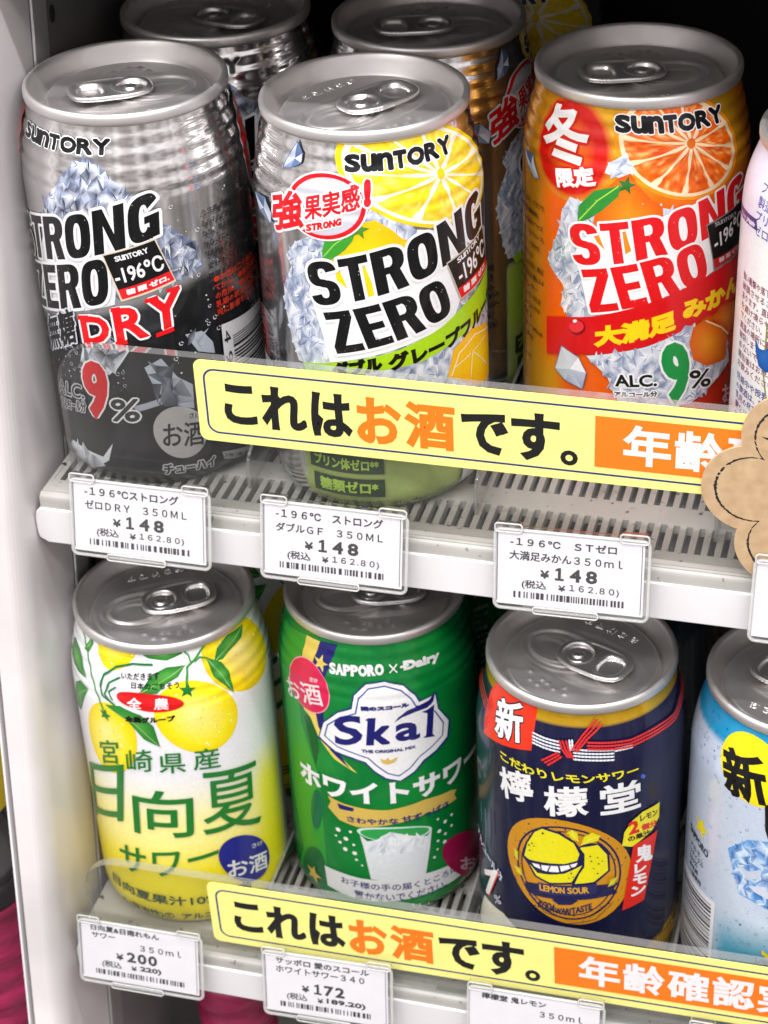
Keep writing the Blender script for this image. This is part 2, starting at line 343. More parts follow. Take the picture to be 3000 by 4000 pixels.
def inside(p, poly):
    r = False; n = len(poly); j = n-1
    for i in range(n):
        a, b = poly[i], poly[j]
        if (a[1] > p[1]) != (b[1] > p[1]) and p[0] < (b[0]-a[0])*(p[1]-a[1])/(b[1]-a[1])+a[0]: r = not r
        j = i
    return r
def run_ops(pt, ops, seed=1):
    rn = random.Random(seed)
    for op in ops:
        k_ = op[0]
        if k_ == 'p': pt.poly(op[2], lin(op[1]))
        elif k_ == 's': pt.stroke(op[3], op[2], lin(op[1]))
        elif k_ == 'e': pt.fan(pt.ell(*op[2:5]), lin(op[1]), lin(op[1])); pt.nxt()
        elif k_ == 'er': pt.stroke(pt.ell(*op[3:6]), op[2], lin(op[1]), True)
        elif k_ == 't': pt.text(op[1], op[2], op[3], op[4], lin(op[5]), op[6], lin(op[7]) if op[7] else None, op[8])
        elif k_ == 'roundk': pt.text(op[1], op[2], op[3], op[4], lin(op[5]), op[6], rnd=True)
        elif k_ == 'logo': pt.text('SunTORY', op[1], op[2], op[3], lin(op[4]), op[5], lin(op[6]) if op[6] else None, op[7], mode='logo', rnd=True)
        elif k_ == 'fit' and op[7] > .85: block_text(pt, op[1], op[2], op[3], op[4], op[5], lin(op[6]), lin(op[8]), op[9])
        elif k_ == 'fit': pt.text(op[1], op[3], op[4], op[5], lin(op[6]), op[7], lin(op[8]) if op[8] else None, op[9], mode='fit', pre=op[2])
        elif k_ == 'ice':
            s_, pal, poly = op[1], [lin(c) for c in op[2]], op[3]
            pt.poly(poly, pal[3]); h = pt.lv*pt.STEP
            us = [p[0] for p in poly]; vs = [p[1] for p in poly]; u0, v0 = min(us), min(vs)
            nx_, ny_ = int((max(us)-u0)/s_)+2, int((max(vs)-v0)/s_)+2
            sy = 1.45
            ny_ = int(ny_/sy)+2
            G = [[(u0+(i+rn.uniform(-.48, .48)+.5*(j % 2)+.22*j-.22*ny_/2)*s_, v0+(j-.5+rn.uniform(-.48, .48))*s_*sy) for j in range(ny_+1)] for i in range(-3, nx_+4)]
            VC = [[rn.choice(pal) for _ in r_] for r_ in G]
            for i in range(len(G)-1):
                for j in range(ny_):
                    q = ((i, j), (i+1, j), (i+1, j+1), (i, j+1))
                    for t in ((0, 1, 2), (0, 2, 3)) if rn.random() < .5 else ((0, 1, 3), (1, 2, 3)):
                        pp = [G[q[k2][0]][q[k2][1]] for k2 in t]; ce = (sum(p[0] for p in pp)/3, sum(p[1] for p in pp)/3)
                        if inside(ce, poly) and sum(inside(p, poly) for p in pp) >= 2:
                            base = rn.choice(pal[:5]); f_ = rn.uniform(.1, .6)
                            pt.raw(pp, [mixc(VC[q[k2][0]][q[k2][1]], base, f_) for k2 in t], h)
            pt.nxt()
            for _ in range(int(nx_*ny_*.55)):
                a = rn.choice(rn.choice(G)); an = rn.gauss(1.1, .8); l = s_*rn.uniform(.9, 2.8); b = (a[0]+l*math.cos(an), a[1]+l*math.sin(an)*1.3)
                m_ = (a[0]*.5+b[0]*.5+rn.uniform(-.34, .34)*s_, a[1]*.5+b[1]*.5+rn.uniform(-.34, .34)*s_)
                if inside(a, poly) and inside(b, poly): pt.conv([a, m_, b], pal[rn.choice((0, 0, 2, 2, 5, 5))])
            pt.nxt()
        elif k_ == 'shard':
            pal = [lin(c) for c in op[1]]; poly = op[2]; n = len(poly); c = (sum(p[0] for p in poly)/n+rn.uniform(-.5, .5), sum(p[1] for p in poly)/n)
            h = pt.lv*pt.STEP
            for i in range(n):
                b = rn.choice(pal); pt.raw([c, poly[i], poly[(i+1) % n]], [b, mixc(b, pal[-1], .5*rn.random()), b], h)
            pt.nxt(); pt.stroke(poly, .25, pal[-1], True)
        elif k_ == 'grad': pt.fan(op[3], lin(op[1]), lin(op[2])); pt.nxt()
        elif k_ == 'leaf':
            pl = op[3]; pt.fan(pl, lin(op[2]), lin(op[1])); pt.nxt()
            n = len(pl); far = max(((i, j) for i in range(n) for j in range(i)), key=lambda q: math.dist(pl[q[0]], pl[q[1]]))
            c = (sum(p[0] for p in pl)/n, sum(p[1] for p in pl)/n); pt.stroke([pl[far[0]], c, pl[far[1]]], .22, mixc(lin(op[2]), (1, 1, .6, 0), .25))
        elif k_ == 'fruit':
            E_ = pt.ell(*op[3:6]); c = op[3]; w = (c[0]-1.5, c[1]+2.5); a, b = lin(op[1]), lin(op[2])
            mid = [(c[0]+(p[0]-c[0])*.72, c[1]+(p[1]-c[1])*.72) for p in E_]; h = pt.lv*pt.STEP; n = len(E_)
            for i in range(n):
                j = (i+1) % n; pt.raw([w, mid[i], mid[j]], [mixc(a, (1, 1, .75, 0), .35), a, a], h); pt.raw([mid[i], E_[i], E_[j], mid[j]], [a, b, b, a], h)
            pt.nxt()
            rx = math.dist(c, op[4]); ry = math.dist(c, op[5])
            for _ in range(70):
                an, rr = rn.uniform(0, 6.28), math.sqrt(rn.random())*.9; pt.disc((c[0]+rx*rr*math.cos(an), c[1]+ry*rr*math.sin(an)), rn.uniform(.15, .45), mixc(a, b if rn.random() < .6 else (1, 1, .7, 0), rn.uniform(.3, .8)), 6)
            pt.nxt()
        elif k_ == 'rad':
            c, rx, ry = op[3:6]; red, og = lin(op[1]), lin(op[2]); R_ = [(0, og), (.3, mixc(og, red, .35)), (.62, red), (.84, red), (1.0, (.78, .30, .02, .3))]; h = pt.lv*pt.STEP
            for (r0, c0), (r1, c1) in zip(R_, R_[1:]):
                A = [(c[0]+(p[0]-c[0])*r0, c[1]+(p[1]-c[1])*r0) for p in pt.ell(c, rx, ry)]; B = [(c[0]+(p[0]-c[0])*r1, c[1]+(p[1]-c[1])*r1) for p in pt.ell(c, rx, ry)]
                for i in range(40):
                    j = (i+1) % 40
                    if r0: pt.raw([A[i], B[i], B[j], A[j]], [c0, c1, c1, c0], h)
                    else: pt.raw([c, B[i], B[j]], [c0, c1, c1], h)
            pt.nxt()
        elif k_ == 'cit':
            c, rx, ry, hub = op[1:5]; rind, pith, fl, dk = [lin(x) for x in op[5:9]]; n = op[9]
            E_ = pt.ell(c, rx, ry, 48); pt.fan(E_, rind, rind); pt.nxt()
            pt.fan([(c[0]+(p[0]-c[0])*.93, c[1]+(p[1]-c[1])*.93) for p in E_], pith, pith); pt.nxt(); h = pt.lv*pt.STEP
            for k2 in range(n):
                t0, t1 = 2*math.pi*(k2+.06)/n, 2*math.pi*(k2+.94)/n; m_ = 7; rr = 9
                def at(r_, t_):
                    e_ = (c[0]+.86*((rx[0]-c[0])*math.cos(t_)+(ry[0]-c[0])*math.sin(t_)), c[1]+.86*((rx[1]-c[1])*math.cos(t_)+(ry[1]-c[1])*math.sin(t_)))
                    return (hub[0]+(e_[0]-hub[0])*r_, hub[1]+(e_[1]-hub[1])*r_)
                C_ = [[mixc(fl, dk if rn.random() < .6 else mixc(fl, (1, .9, .35, 0), .55), rn.random()**1.5*.9) for _ in range(m_+1)] for _ in range(rr+1)]
                for i in range(rr):
                    r0, r1 = .1+.9*i/rr, .1+.9*(i+1)/rr
                    for j in range(m_):
                        pinch = lambda r_, q: t0+(t1-t0)*(.5+(q/m_-.5)*(min(1, r_*2.2) if r_ < .9 else .9))
                        pt.raw([at(r0, pinch(r0, j)), at(r1, pinch(r1, j)), at(r1, pinch(r1, j+1)), at(r0, pinch(r0, j+1))], [C_[i][j], C_[i+1][j], C_[i+1][j+1], C_[i][j+1]], h)
            pt.nxt(); pt.disc(hub, 1.5, mixc(dk, rind, .5), 9); pt.nxt()
        elif k_ == 'star':
            c, r_ = op[2], op[3]; pt.poly([(c[0]+(r_ if i % 2 == 0 else r_*.42)*math.sin(math.pi*i/5+.2), c[1]+(r_ if i % 2 == 0 else r_*.42)*math.cos(math.pi*i/5+.2)) for i in range(10)], lin(op[1]))
        elif k_ == 'dash':
            pts = op[3]; pt.stroke(pts, op[2]*1.05, mixc(lin(op[1]), (.02, .02, .08, 0), .30))
            for a, b in zip(pts, pts[1:]):
                L = math.dist(a, b); n = max(1, int(L/1.0))
                for i in range(n):
                    t = (i+.5)/n; pt.disc((a[0]+(b[0]-a[0])*t, a[1]+(b[1]-a[1])*t), op[2]*.62, lin(op[1]), 7)
            pt.nxt()
        elif k_ == 'ticks':
            u0, u1 = op[2]; v, hh, n = op[3:6]
            for i in range(n):
                u = u0+(u1-u0)*i/n; l = hh*rn.uniform(.6, 1.1); pt.conv([(u, v-3), (u+.45, v-3), (u+.45, v+l), (u, v+l)], lin(op[1]))
            pt.nxt()
        elif k_ == 'dots':
            for d in op[2]: pt.disc((d[0], d[1]), d[2], lin(op[1]), 12)
            pt.nxt()
        elif k_ == 'dotr':
            for _ in range(op[2]):
                t = rn.uniform(0, 6.28); q = pt.ell(op[3], op[4], op[5], 1); c, rx, ry = op[3:6]; f_ = rn.uniform(.78, 1.0)
                p = (c[0]+f_*((rx[0]-c[0])*math.cos(t)+(ry[0]-c[0])*math.sin(t)), c[1]+f_*((rx[1]-c[1])*math.cos(t)+(ry[1]-c[1])*math.sin(t))); pt.disc(p, rn.uniform(.12, .3), lin(op[1]), 6)
            pt.nxt()
        elif k_ == 'bub':
            rb = random.Random(op[5])
            for _ in range(op[1]):
                u, v, r_ = rb.uniform(*op[2]), rb.uniform(*op[3]), rb.uniform(.2, .8)**1.3; col = lin(op[4])
                if rb.random() < .45: pt.disc((u, v), r_*.5, col, 7)
                else:
                    for q in range(7):
                        if q == 2: continue
                        a0, a1 = 2*math.pi*q/8, 2*math.pi*(q+1)/8; pt.conv([(u+r_*.72*math.cos(a0), v+r_*.72*math.sin(a0)), (u+r_*math.cos(a0), v+r_*math.sin(a0)), (u+r_*math.cos(a1), v+r_*math.sin(a1)), (u+r_*.72*math.cos(a1), v+r_*.72*math.sin(a1))], col)
            pt.nxt()
        elif k_ == 'bars':
            (u0, u1), (v0, v1) = op[1], op[2]; v = v0
            while v < v1:
                w = rn.choice((.35, .35, .7, 1.0)); pt.conv([(u0, v), (u1, v), (u1, v+w), (u0, v+w)], lin(op[4])); v += w+rn.choice((.4, .5, .9))
            pt.nxt()
        elif k_ == 'rows':
            _, rows, u0, vt, wd, hh, pitch, col = op
            for i, r_ in enumerate(rows):
                g = glyph(r_, 1); bb = g[3]; w = min(wd, (bb[1]-bb[0])/max(.5, bb[3]-bb[2])*hh); v = vt-pitch*i-hh
                lv = pt.lv; pt.text(r_, (u0, v), (u0+w, v), (u0, v+hh), lin(col), .04, res=1); pt.lv = lv
            pt.nxt()

def slice_poly(vs, axis, cuts):
    """cut a convex polygon at the given coordinates; returns the pieces"""
    lo = min(v[axis] for v in vs); hi = max(v[axis] for v in vs); out = []; rest = vs
    for c in cuts:
        if c <= lo+1e-6: continue
        if c >= hi-1e-6: break
        A, B = [], []; n = len(rest)
        for i in range(n):
            a, b = rest[i], rest[(i+1) % n]; da, db = a[axis]-c, b[axis]-c
            if da <= 0: A.append(a)
            if da >= 0: B.append(a)
            if da*db < 0:
                t = da/(da-db); m_ = tuple(a[q]+(b[q]-a[q])*t for q in range(len(a))); A.append(m_); B.append(m_)
        if len(A) >= 3: out.append(A)
        rest = B
        if len(rest) < 3: break
    if len(rest) >= 3: out.append(rest)
    return out

# artwork of each can: (u, v) in mm on the unrolled body, u from the front, v from the base
LABELS = {
'A': [
 ('ice',1.5,('eef1f820','a8b4d060','46506c70','8490ae70','cfd8ea50','10121840'),[(-19.4,90.7),(-17.7,94.7),(-13.4,99.1),(-9.3,104.7),(-5.5,107.4),(-2.9,109.7),(-0.4,109.9),(2.5,108.0),(4.7,106.5),(6.6,103.5),(10.6,100.2),(15.8,95.5),(19.0,90.4),(23.5,86.5),(28.8,81.5),(30.5,73.6),(20.1,70.5),(7.7,69.6),(-32.3,52.9)]),
 ('p','dcdde4',[(-20.3,84.3),(-5.6,89.5),(7.3,93.9),(15.7,94.4),(17.8,88.9),(5.9,82.1),(2.8,65.3),(-28.8,54.9),(-27.5,71.9)]),
 ('ice',3.0,('5a5f6a','24262c','15161a','8a8f9a','2a2c32','101114'),[(-0.2,50.3),(5.6,51.3),(1.3,44.2),(-3.8,41.6),(-5.8,45.7)]),
 ('ice',2.6,('a8acb6','5a5f6a','24262c','dfe2ea','2a2c32','808694'),[(-9.9,49.8),(2.4,53.1),(5.4,50.1),(1.3,44.2),(-2.0,41.3),(-12.8,41.3)]),
 ('ice',2.6,('80858f','5a5f6a','2c2e34','aab0ba','3a3c42','606674'),[(9.2,44.4),(14.4,47.0),(18.6,40.0),(22.9,36.4),(22.6,28.1),(14.4,31.8),(5.2,29.1),(4.3,31.0),(13.6,33.8),(11.2,37.9)]),
 ('ice',2.4,('c0c4cc','80858f','3c3e44','e0e4ea','5a5c62','a0a6b4'),[(-21.8,12.2),(-8.2,11.2),(-4.0,16.9),(-6.2,10.4),(-25.5,-4.7),(-36.4,-6.4),(-36.3,-1.0)]),
 ('ice',2.6,('80858f','5a5f6a','2c2e34','aab0ba','3a3c42','606674'),[(22.3,53.5),(27.6,53.2),(30.9,48.3),(31.2,44.4),(25.7,46.9)]),
 ('bub',130,(-32,4),(34,60),'c8ccd4',2),
 ('bub',60,(22,66),(38,98),'f0f2f6',3),
 ('bub',40,(18,60),(34,76),'f0f2f6',4),
 ('logo',(-30.9,110.0),(6.7,111.0),(-30.6,114.5),'0c0c0e',0.38,'eeeeee',0.32),
 ('fit','RONG',2,(-21.2,74.9),(18.7,86.8),(-20.3,88.9),'0c0c0e',0.9,'eeeeee',0.9),
 ('fit','ERO',1,(-25.9,57.0),(1.8,66.2),(-24.9,71.8),'0c0c0e',0.9,'eeeeee',0.9),
 ('p','d8c8b0',[(0.9,81.4),(16.8,85.9),(21.4,71.3),(4.9,66.5)]),
 ('p','0c0c0e',[(1.4,81.1),(16.5,85.4),(20.9,72.0),(5.3,67.4)]),
 ('p','e01a20',[(4.5,70.3),(19.9,75.0),(20.9,71.9),(5.3,67.2)]),
 ('logo',(4.8,79.3),(14.6,81.8),(4.4,80.9),'eeeeee',0.08,None,0),
 ('t','-196℃',(4.3,72.0),(18.6,75.9),(3.6,77.0),'eeeeee',0.12,None,0),
 ('t','糖 類 ゼロ.',(6.9,68.6),(19.5,72.2),(6.7,70.4),'eeeeee',0.12,None,0),
 ('t','D',(-9.1,50.5),(0.4,52.9),(-9.5,59.7),'e01018',0.5,'eeeeee',0.65),
 ('t','R',(2.1,52.7),(11.7,54.9),(1.7,63.8),'e01018',0.5,'eeeeee',0.65),
 ('t','Y',(12.6,55.3),(22.2,58.2),(12.6,66.8),'e01018',0.5,'eeeeee',0.65),
 ('p','e01018',[(-10.2,58.5),(-10.0,60.0),(-6.1,60.9),(-6.4,59.4)]),
 ('p','e01018',[(1.4,62.9),(1.4,64.3),(4.4,64.9),(4.3,63.6)]),
 ('p','e01018',[(11.8,65.7),(11.7,67.0),(15.5,68.0),(15.8,66.6)]),
 ('p','e01018',[(18.3,68.2),(18.1,69.4),(22.0,70.1),(22.3,68.7)]),
 ('p','e01018',[(13.8,54.3),(13.8,55.7),(19.0,57.1),(19.3,55.7)]),
 ('p','e01018',[(1.7,51.9),(1.6,53.2),(5.3,54.1),(5.4,52.7)]),
 ('t','無糖',(-27.3,41.9),(-11.6,50.6),(-27.2,53.7),'0c0c0e',0.3,'d0d2da',0.5),
 ('t','9',(-12.1,24.5),(-3.0,26.8),(-11.5,44.3),'d81820',1.0,'eeeeee',0.55),
 ('t','%',(-3.4,25.3),(6.0,26.0),(-2.4,33.4),'303036',0.3,'eeeeee',0.5),
 ('t','ALC.',(-26.3,27.7),(-12.2,30.9),(-25.2,32.8),'202026',0.1,'c0c2c8',0.4),
 ('t','アルコール分',(-25.9,22.2),(-12.3,26.0),(-25.2,26.6),'202026',0.12,'c0c2c8',0.3),
 ('e','b4b1b0',(17.6,21.1),(25.6,18.9),(18.5,30.1)),
 ('t','お酒',(11.8,16.7),(24.3,15.0),(12.6,25.2),'151518',0.12,None,0),
 ('t','さけ',(20.6,25.3),(23.9,24.5),(20.8,27.3),'151518',0.05,None,0),
 ('t','チューハイ',(11.3,6.7),(27.5,6.0),(11.1,10.6),'28282c',0.15,'c8c8cc',0.45),
 ('p','a5a3a2',[(29.9,10.3),(43.6,6.4),(64.2,-7.8),(30.5,7.3)]),
 ('t','冷凍庫に入れない',(30.8,7.9),(64.3,-7.2),(30.5,9.7),'303034',0.04,None,0),
 ('e','d8d8dc',(67.5,99),(81,99),(67.5,115)),
 ('e','d81410',(67.5,99),(80.2,99),(67.5,114.2)),
 ('t','無糖',(59,88),(77,88),(59,101),'eeeeee',0.25,None,0),
 ('e','d81410',(-49,99),(-38.5,99),(-49,113.7)),
 ('rows',['⚠注意 容器が破損・破裂','るおそれがありますので、凍ら','たり、車内等高温の場所に置','かないでください。●成分','が沈殿したり、時間とともに','変わることがありますが、','問題ありません。●開缶後','ください。'],31.5,90.5,27,2.2,3.25,'1a1a1e'),
 ('rows',['●お酒は二十歳に','てから。●飲酒運転は','の危険。●妊娠中や授','乳期の飲酒は胎児・乳','児に影響を及ぼします'],33,69.5,25,2.3,2.75,'e03818'),
 ('rows',['あき缶はすてないように'],33,55,22,2.0,3,'1a1a1e'),
 ('p','e4e4e6',[(34,53),(57,51),(58,14),(34,14)]),
 ('bars',(38,56.5),(16,47.5),'h','141416'),
 ('t','4 902',(34.6,50.5),(34.6,30),(37.2,50.5),'141416',0.05,None,0),
],
'B': [
 ('ice',1.5,('f6f8fc20','d0d9ec50','9aaccf70','e4eaf640','f0f3fa30','6a80ac70'),[(11.1,110.7),(6.7,111.1),(3.9,107.9),(-5.0,93.6),(-13.3,88.9),(-17.4,83.7),(-15.5,80.8),(-19.4,73.1),(-19.4,66.0),(-17.7,58.2),(-15.4,50.4),(9.8,50.6),(22.9,50.8),(59.6,48.7),(59.5,80),(22.2,93.1)]),
 ('ice',1.5,('f6f8fc20','d0d9ec50','9aaccf70','e4eaf640','f0f3fa30','6a80ac70'),[(18.0,116.9),(18.7,118.8),(21.2,119.0),(23.7,118.8),(22.9,117.1),(20.2,116.1)]),
 ('grad','fcd810','f6be08',[(-0.7,92.1),(4.2,96.5),(10.9,97.9),(15.3,94.6),(18.3,91.3),(22.1,90.0),(22.0,88.6),(19.6,83.5),(11.0,77.8),(8.8,74.5),(6.7,74.2),(1.6,77.3),(-1.4,81.6),(-3.3,85.9)]),
 ('cit',(28.5,107.2),(57.1,97.7),(31.4,121.3),(32.2,106.7),'f6d011','f8f2dc','f9d81c','e9b80c',11),
 ('p','f4f0d8',[(22.1,91.4),(23.7,89.8),(26.7,89.3),(25.6,92.5),(22.7,93.2)]),
 ('p','3c9a2c',[(-4.5,88.2),(-3.5,91.2),(-0.7,93.2),(3.6,95.2),(5.2,94.0),(4.5,91.9),(2.2,89.0),(-1.1,86.2),(-4.5,84.3),(-4.5,88.6)]),
 ('s','8fcf60',0.35,[(-4.1,86.4),(-0.8,90.4),(3.5,93.8)]),
 ('star','4c8a2c',(6.4,95.2),3.0),
 ('p','eeeeee',[(-8.3,79.8),(0.9,83.5),(11.4,86.9),(22.0,89.2),(38.7,91.1),(37.0,66.8),(33.7,61.0),(23.2,59.2),(10.0,56.1),(-4.3,52.7),(-6.0,61.5),(-9.4,74.4)]),
 ('p','fcd40c',[(-1.0,83.3),(0.3,82.9),(2.4,77.0),(-0.7,79.4)]),
 ('p','fcd40c',[(5.1,84.6),(7.2,85.1),(10.3,75.2),(8.0,74.6)]),
 ('p','fcd40c',[(13.5,82.4),(15.3,82.5),(16.4,76.9),(15.1,76.3)]),
 ('logo',(2.7,111.0),(38.3,111.0),(2.7,115.9),'0c0c0e',0.42,'eeeeee',0.34),
 ('e','eeeeee',(-3.4,101.1),(9.1,102.3),(-4.1,110.9)),
 ('e','e01420',(-3.4,101.1),(8.6,102.3),(-4.1,110.4)),
 ('e','c4c6ce',(-3.4,101.1),(7.3,102.3),(-3.9,109.2)),
 ('t','強',(-21.8,89.6),(-9.7,94.3),(-22.1,100.8),'e01420',0.4,'eeeeee',0.7),
 ('t','果実感',(-9.3,96.4),(7.2,101.3),(-9.6,103.4),'e01420',0.2,'eeeeee',0.55),
 ('t','!',(8.1,101.5),(9.9,102.0),(8.5,108.9),'e01420',0.7,'eeeeee',0.5),
 ('fit','STRONG',0,(-9.0,93.2),(1.7,96.5),(-8.9,95.4),'e01420',0.2,'eeeeee',0.4),
 ('fit','STRONG',0,(-8.6,70.2),(50.5,84.3),(-10.4,83.6),'0c0c0e',1.1,'eeeeee',0.9),
 ('fit','ZERO',0,(-2.2,55.9),(34.2,64.3),(-6.1,68.6),'0c0c0e',1.1,'eeeeee',0.9),
 ('ice',1.5,('f6f8fc20','d0d9ec50','9aaccf70','e4eaf640','f0f3fa30','6a80ac70'),[(6,50),(30,58),(60,64),(60,28),(12,28)]),
 ('p','a8d420',[(-13.6,50.6),(1.4,54.0),(15.4,57.0),(28.8,60.8),(37.8,64.4),(60,69.5),(60,58.5),(33.5,54.5),(23.0,52.0),(9.8,50.9),(-1.1,49.0),(-12.1,47.8)]),
 ('p','c8b8a0',[(31.5,80.5),(51,84.2),(55.8,68.3),(36.8,66.8)]),
 ('p','0c0c0e',[(32,80.1),(50.6,83.7),(55.3,68.7),(37.1,67.3)]),
 ('p','e01a20',[(36,70.8),(54.6,72.5),(55.4,68.7),(37,67.4)]),
 ('logo',(36,78.6),(48,81.3),(35.5,80.3),'eeeeee',0.06,None,0),
 ('t','-196℃',(36.8,72),(52.3,74.4),(35.3,78.0),'eeeeee',0.12,None,0),
 ('t','糖 類 ゼロ.',(38.3,68.3),(53,69.8),(38,70.5),'eeeeee',0.1,None,0),
 ('t','グレープフルーツ',(13.1,50.5),(59.6,56.7),(12.4,56.0),'0c0c0e',0.38,None,0),
 ('t','ダブル',(-3.4,48.1),(11.0,51.0),(-3.6,53.2),'0c0c0e',0.38,None,0),
 ('grad','fcdc20','f6bc10',[(30.8,43.9),(33.4,52.1),(41.2,55.3),(53.4,51.5),(59.6,41.1),(59.6,30.8),(46.3,33.9)]),
 ('s','f8f0c8',0.5,[(32.4,43.9),(35.6,49.9),(43.2,52.5),(54.2,49.2)]),
 ('s','f8f0c8',0.35,[(40.9,47.4),(33.2,46.0)]),
 ('s','f8f0c8',0.35,[(42.0,47.2),(40.7,39.5)]),
 ('s','f8f0c8',0.35,[(42.0,47.5),(53.2,37.1)]),
 ('s','f8f0c8',0.35,[(42.0,47.5),(51.4,48.2)]),
 ('shard',('f6f8fc20','d0d9ec50','9aaccf70','e4eaf640','f0f3fa30','6a80ac70'),[(-17.8,109.3),(-16.5,112.7),(-13.2,117.5),(-10.8,114.8),(-11.2,112.1),(-14.6,110.1)]),
 ('shard',('f6f8fc20','d0d9ec50','9aaccf70','e4eaf640','f0f3fa30','6a80ac70'),[(-32.4,97.6),(-25.3,98.5),(-21.8,95.0),(-22.7,91.6),(-29.0,93.4)]),
 ('rows',['グレープフルーツ、ウオツカ','酸味料、香料、甘味料','アセスルファム','スクラロース','アルコール分9%','内容量350ml'],-38,72,11,1.7,2.4,'1a1a1e'),
 ('rows',['お酒は20歳','になってから','飲酒運転は','法律で禁止','されています','のんだあとは'],-38.5,60,8,1.9,2.6,'c02038'),
 ('rows',['区台場','2-3-3','0120-','139-310','suntory','/196/','54kcal','0g','25.2g'],-28.5,51,9,2.3,3.3,'26262a'),
 ('p','e0e0e2',[(-38.5,44),(-29,44),(-29,22),(-38.5,22)]),
 ('bars',(-38,-29.5),(22,44),'h','141416'),
 ('p','2a4020',[(-13,16),(10,16),(10,22),(-13,22)]),
 ('t','プリン体ゼロ**',(-11.5,17),(8.5,17),(-11.5,21),'b4d850',0.12,None,0),
 ('p','2a4020',[(-12,7.8),(10,7.8),(10,14.2),(-12,14.2)]),
 ('t','糖類ゼロ*',(-10,8.8),(8,8.8),(-10,13.2),'b4d850',0.15,None,0),
 ('t','スピリッツ(発泡性)①',(-12,2.6),(9,2.6),(-12,6.3),'2a3a20',0.05,None,0),
 ('t','グレープフルーツ果汁4%',(12,2.2),(34,2.2),(12,5.8),'2a3a20',0.05,None,0),
 ('shard',('dfe4e6','a8b0b4','6a7478'),[(35,5),(36,12),(42,16),(50,16),(50,11),(42,5)]),
 ('t','グレープフルーツ浸漬酒使用',(37,3),(57,5),(37,6.5),'2a3a20',0.05,None,0),
 ('cit',(96,99),(84,99),(96,109),(96,99),'f6d011','f8f2dc','f9d81c','e9b80c',11),
 ('ice',2.2,('f6f8fc20','d0d9ec50','9aaccf70','e4eaf640','f0f3fa30','6a80ac70'),[(66,95),(88,95),(110,70),(108,40),(80,34),(64,50)]),
 ('logo',(76,108),(98,112),(76,112.5),'0c0c0e',0.3,'eeeeee',0.6),
 ('fit','STRONG',0,(72,62),(104,72),(71,75),'0c0c0e',0.9,'eeeeee',1.0),
 ('fit','ZERO',0,(76,47),(100,55),(74,60),'0c0c0e',0.9,'eeeeee',1.0),
 ('p','a8d420',[(66,42),(108,54),(110,44),(66,30)]),
],
'C': [
 ('rad','cc140c','ec7a10',(-15.8,105.6),(-1.5,107.8),(-18.5,120.5)),
 ('cit',(19.1,107.4),(40.0,103.1),(18.9,122.5),(21.8,108.1),'f09010','f6dcb0','f06a04','d03004',12),
 ('ice',1.5,('f6f8fc20','d0d9ec50','9aaccf70','e4eaf640','f0f3fa30','6a80ac70'),[(-3.7,101.0),(-2.8,103.7),(2.4,107.0),(4.0,102.8),(4.3,101.0),(0.7,99.8)]),
 ('ice',1.5,('f6f8fc20','d0d9ec50','9aaccf70','e4eaf640','f0f3fa30','6a80ac70'),[(-8.2,91.1),(-14.2,92.0),(-17.1,86.6),(-17.5,83.0),(-20.3,74.4),(-22.7,69.7),(-21.1,67.3),(-15.9,63.1),(-17.2,56.5),(-13.8,53.4),(3.9,57.7),(41.7,66.2),(39.7,82.1),(8.1,92.5)]),
 ('grad','f09018','e45a0c',[(-5.5,93.9),(0.1,99.8),(3.7,101.5),(5.4,98.5),(9.7,93.5),(12.9,91.3),(13.8,80.6),(3.4,77.5),(-1.8,74.8),(-7.4,79.8)]),
 ('p','2f8a34',[(-11.6,84.5),(-11.3,89.9),(-6.6,95.4),(1.4,98.1),(0.4,94.5),(-4.3,89.5),(-8.1,86.4)]),
 ('s','a0d040',0.4,[(-11.0,85.6),(-5.4,92.7),(0.3,97.5)]),
 ('star','2a6a28',(2.6,97.9),2.8),
 ('p','eeeeee',[(-11.0,79.6),(-1.0,84.2),(10.9,87.8),(24.8,91.1),(31.9,87.6),(28.7,81.8),(30.4,67.1),(18.9,64.3),(2.8,58.9),(-7.6,56.3),(-10.8,70.5),(-12.7,71.8)]),
 ('p','f08818',[(-6.9,82.5),(-5.0,82.4),(-3.0,77.6),(-5.5,79.8)]),
 ('p','f08818',[(0.6,85.8),(2.1,86.1),(4.5,77.9),(2.8,76.8)]),
 ('p','e0501c',[(8.5,81.6),(9.5,81.8),(10.1,79.0),(9.2,78.7)]),
 ('t','冬',(-23.6,98.9),(-6.8,103.1),(-30.0,114.7),'eeeeee',0.5,'cc1410',0.8),
 ('t','限定',(-18.6,93.6),(-5.9,97.0),(-20.0,99.2),'eeeeee',0.3,'cc1410',0.5),
 ('logo',(-1.5,112.3),(34.8,111.3),(-2.1,117.2),'0c0c0e',0.42,'eeeeee',0.34),
 ('fit','STRONG',0,(-13.0,71.1),(45.3,82.0),(-14.9,83.8),'d8141c',1.1,'eeeeee',0.7),
 ('fit','ZERO',0,(-7.1,56.8),(29.4,65.7),(-10.9,70.0),'d8141c',1.1,'eeeeee',0.7),
 ('p','8a8080',[(26.7,83.1),(44.2,85.3),(44.9,68.3),(30.6,67.6)]),
 ('p','0c0c0e',[(27.1,82.6),(43.7,85.0),(44.0,69.0),(30.9,68.0)]),
 ('p','c01a20',[(30.2,71.0),(43.9,71.5),(44.2,68.8),(30.9,67.9)]),
 ('logo',(30.1,81.4),(40.3,81.5),(29.7,82.8),'b0b0b0',0.05,None,0),
 ('t','-196℃',(30.5,73.8),(44.2,77.2),(29.6,78.8),'eeeeee',0.12,None,0),
 ('t','糖 類 ゼロ',(32.6,69.0),(43.2,69.4),(32.3,70.7),'d8c8c8',0.08,None,0),
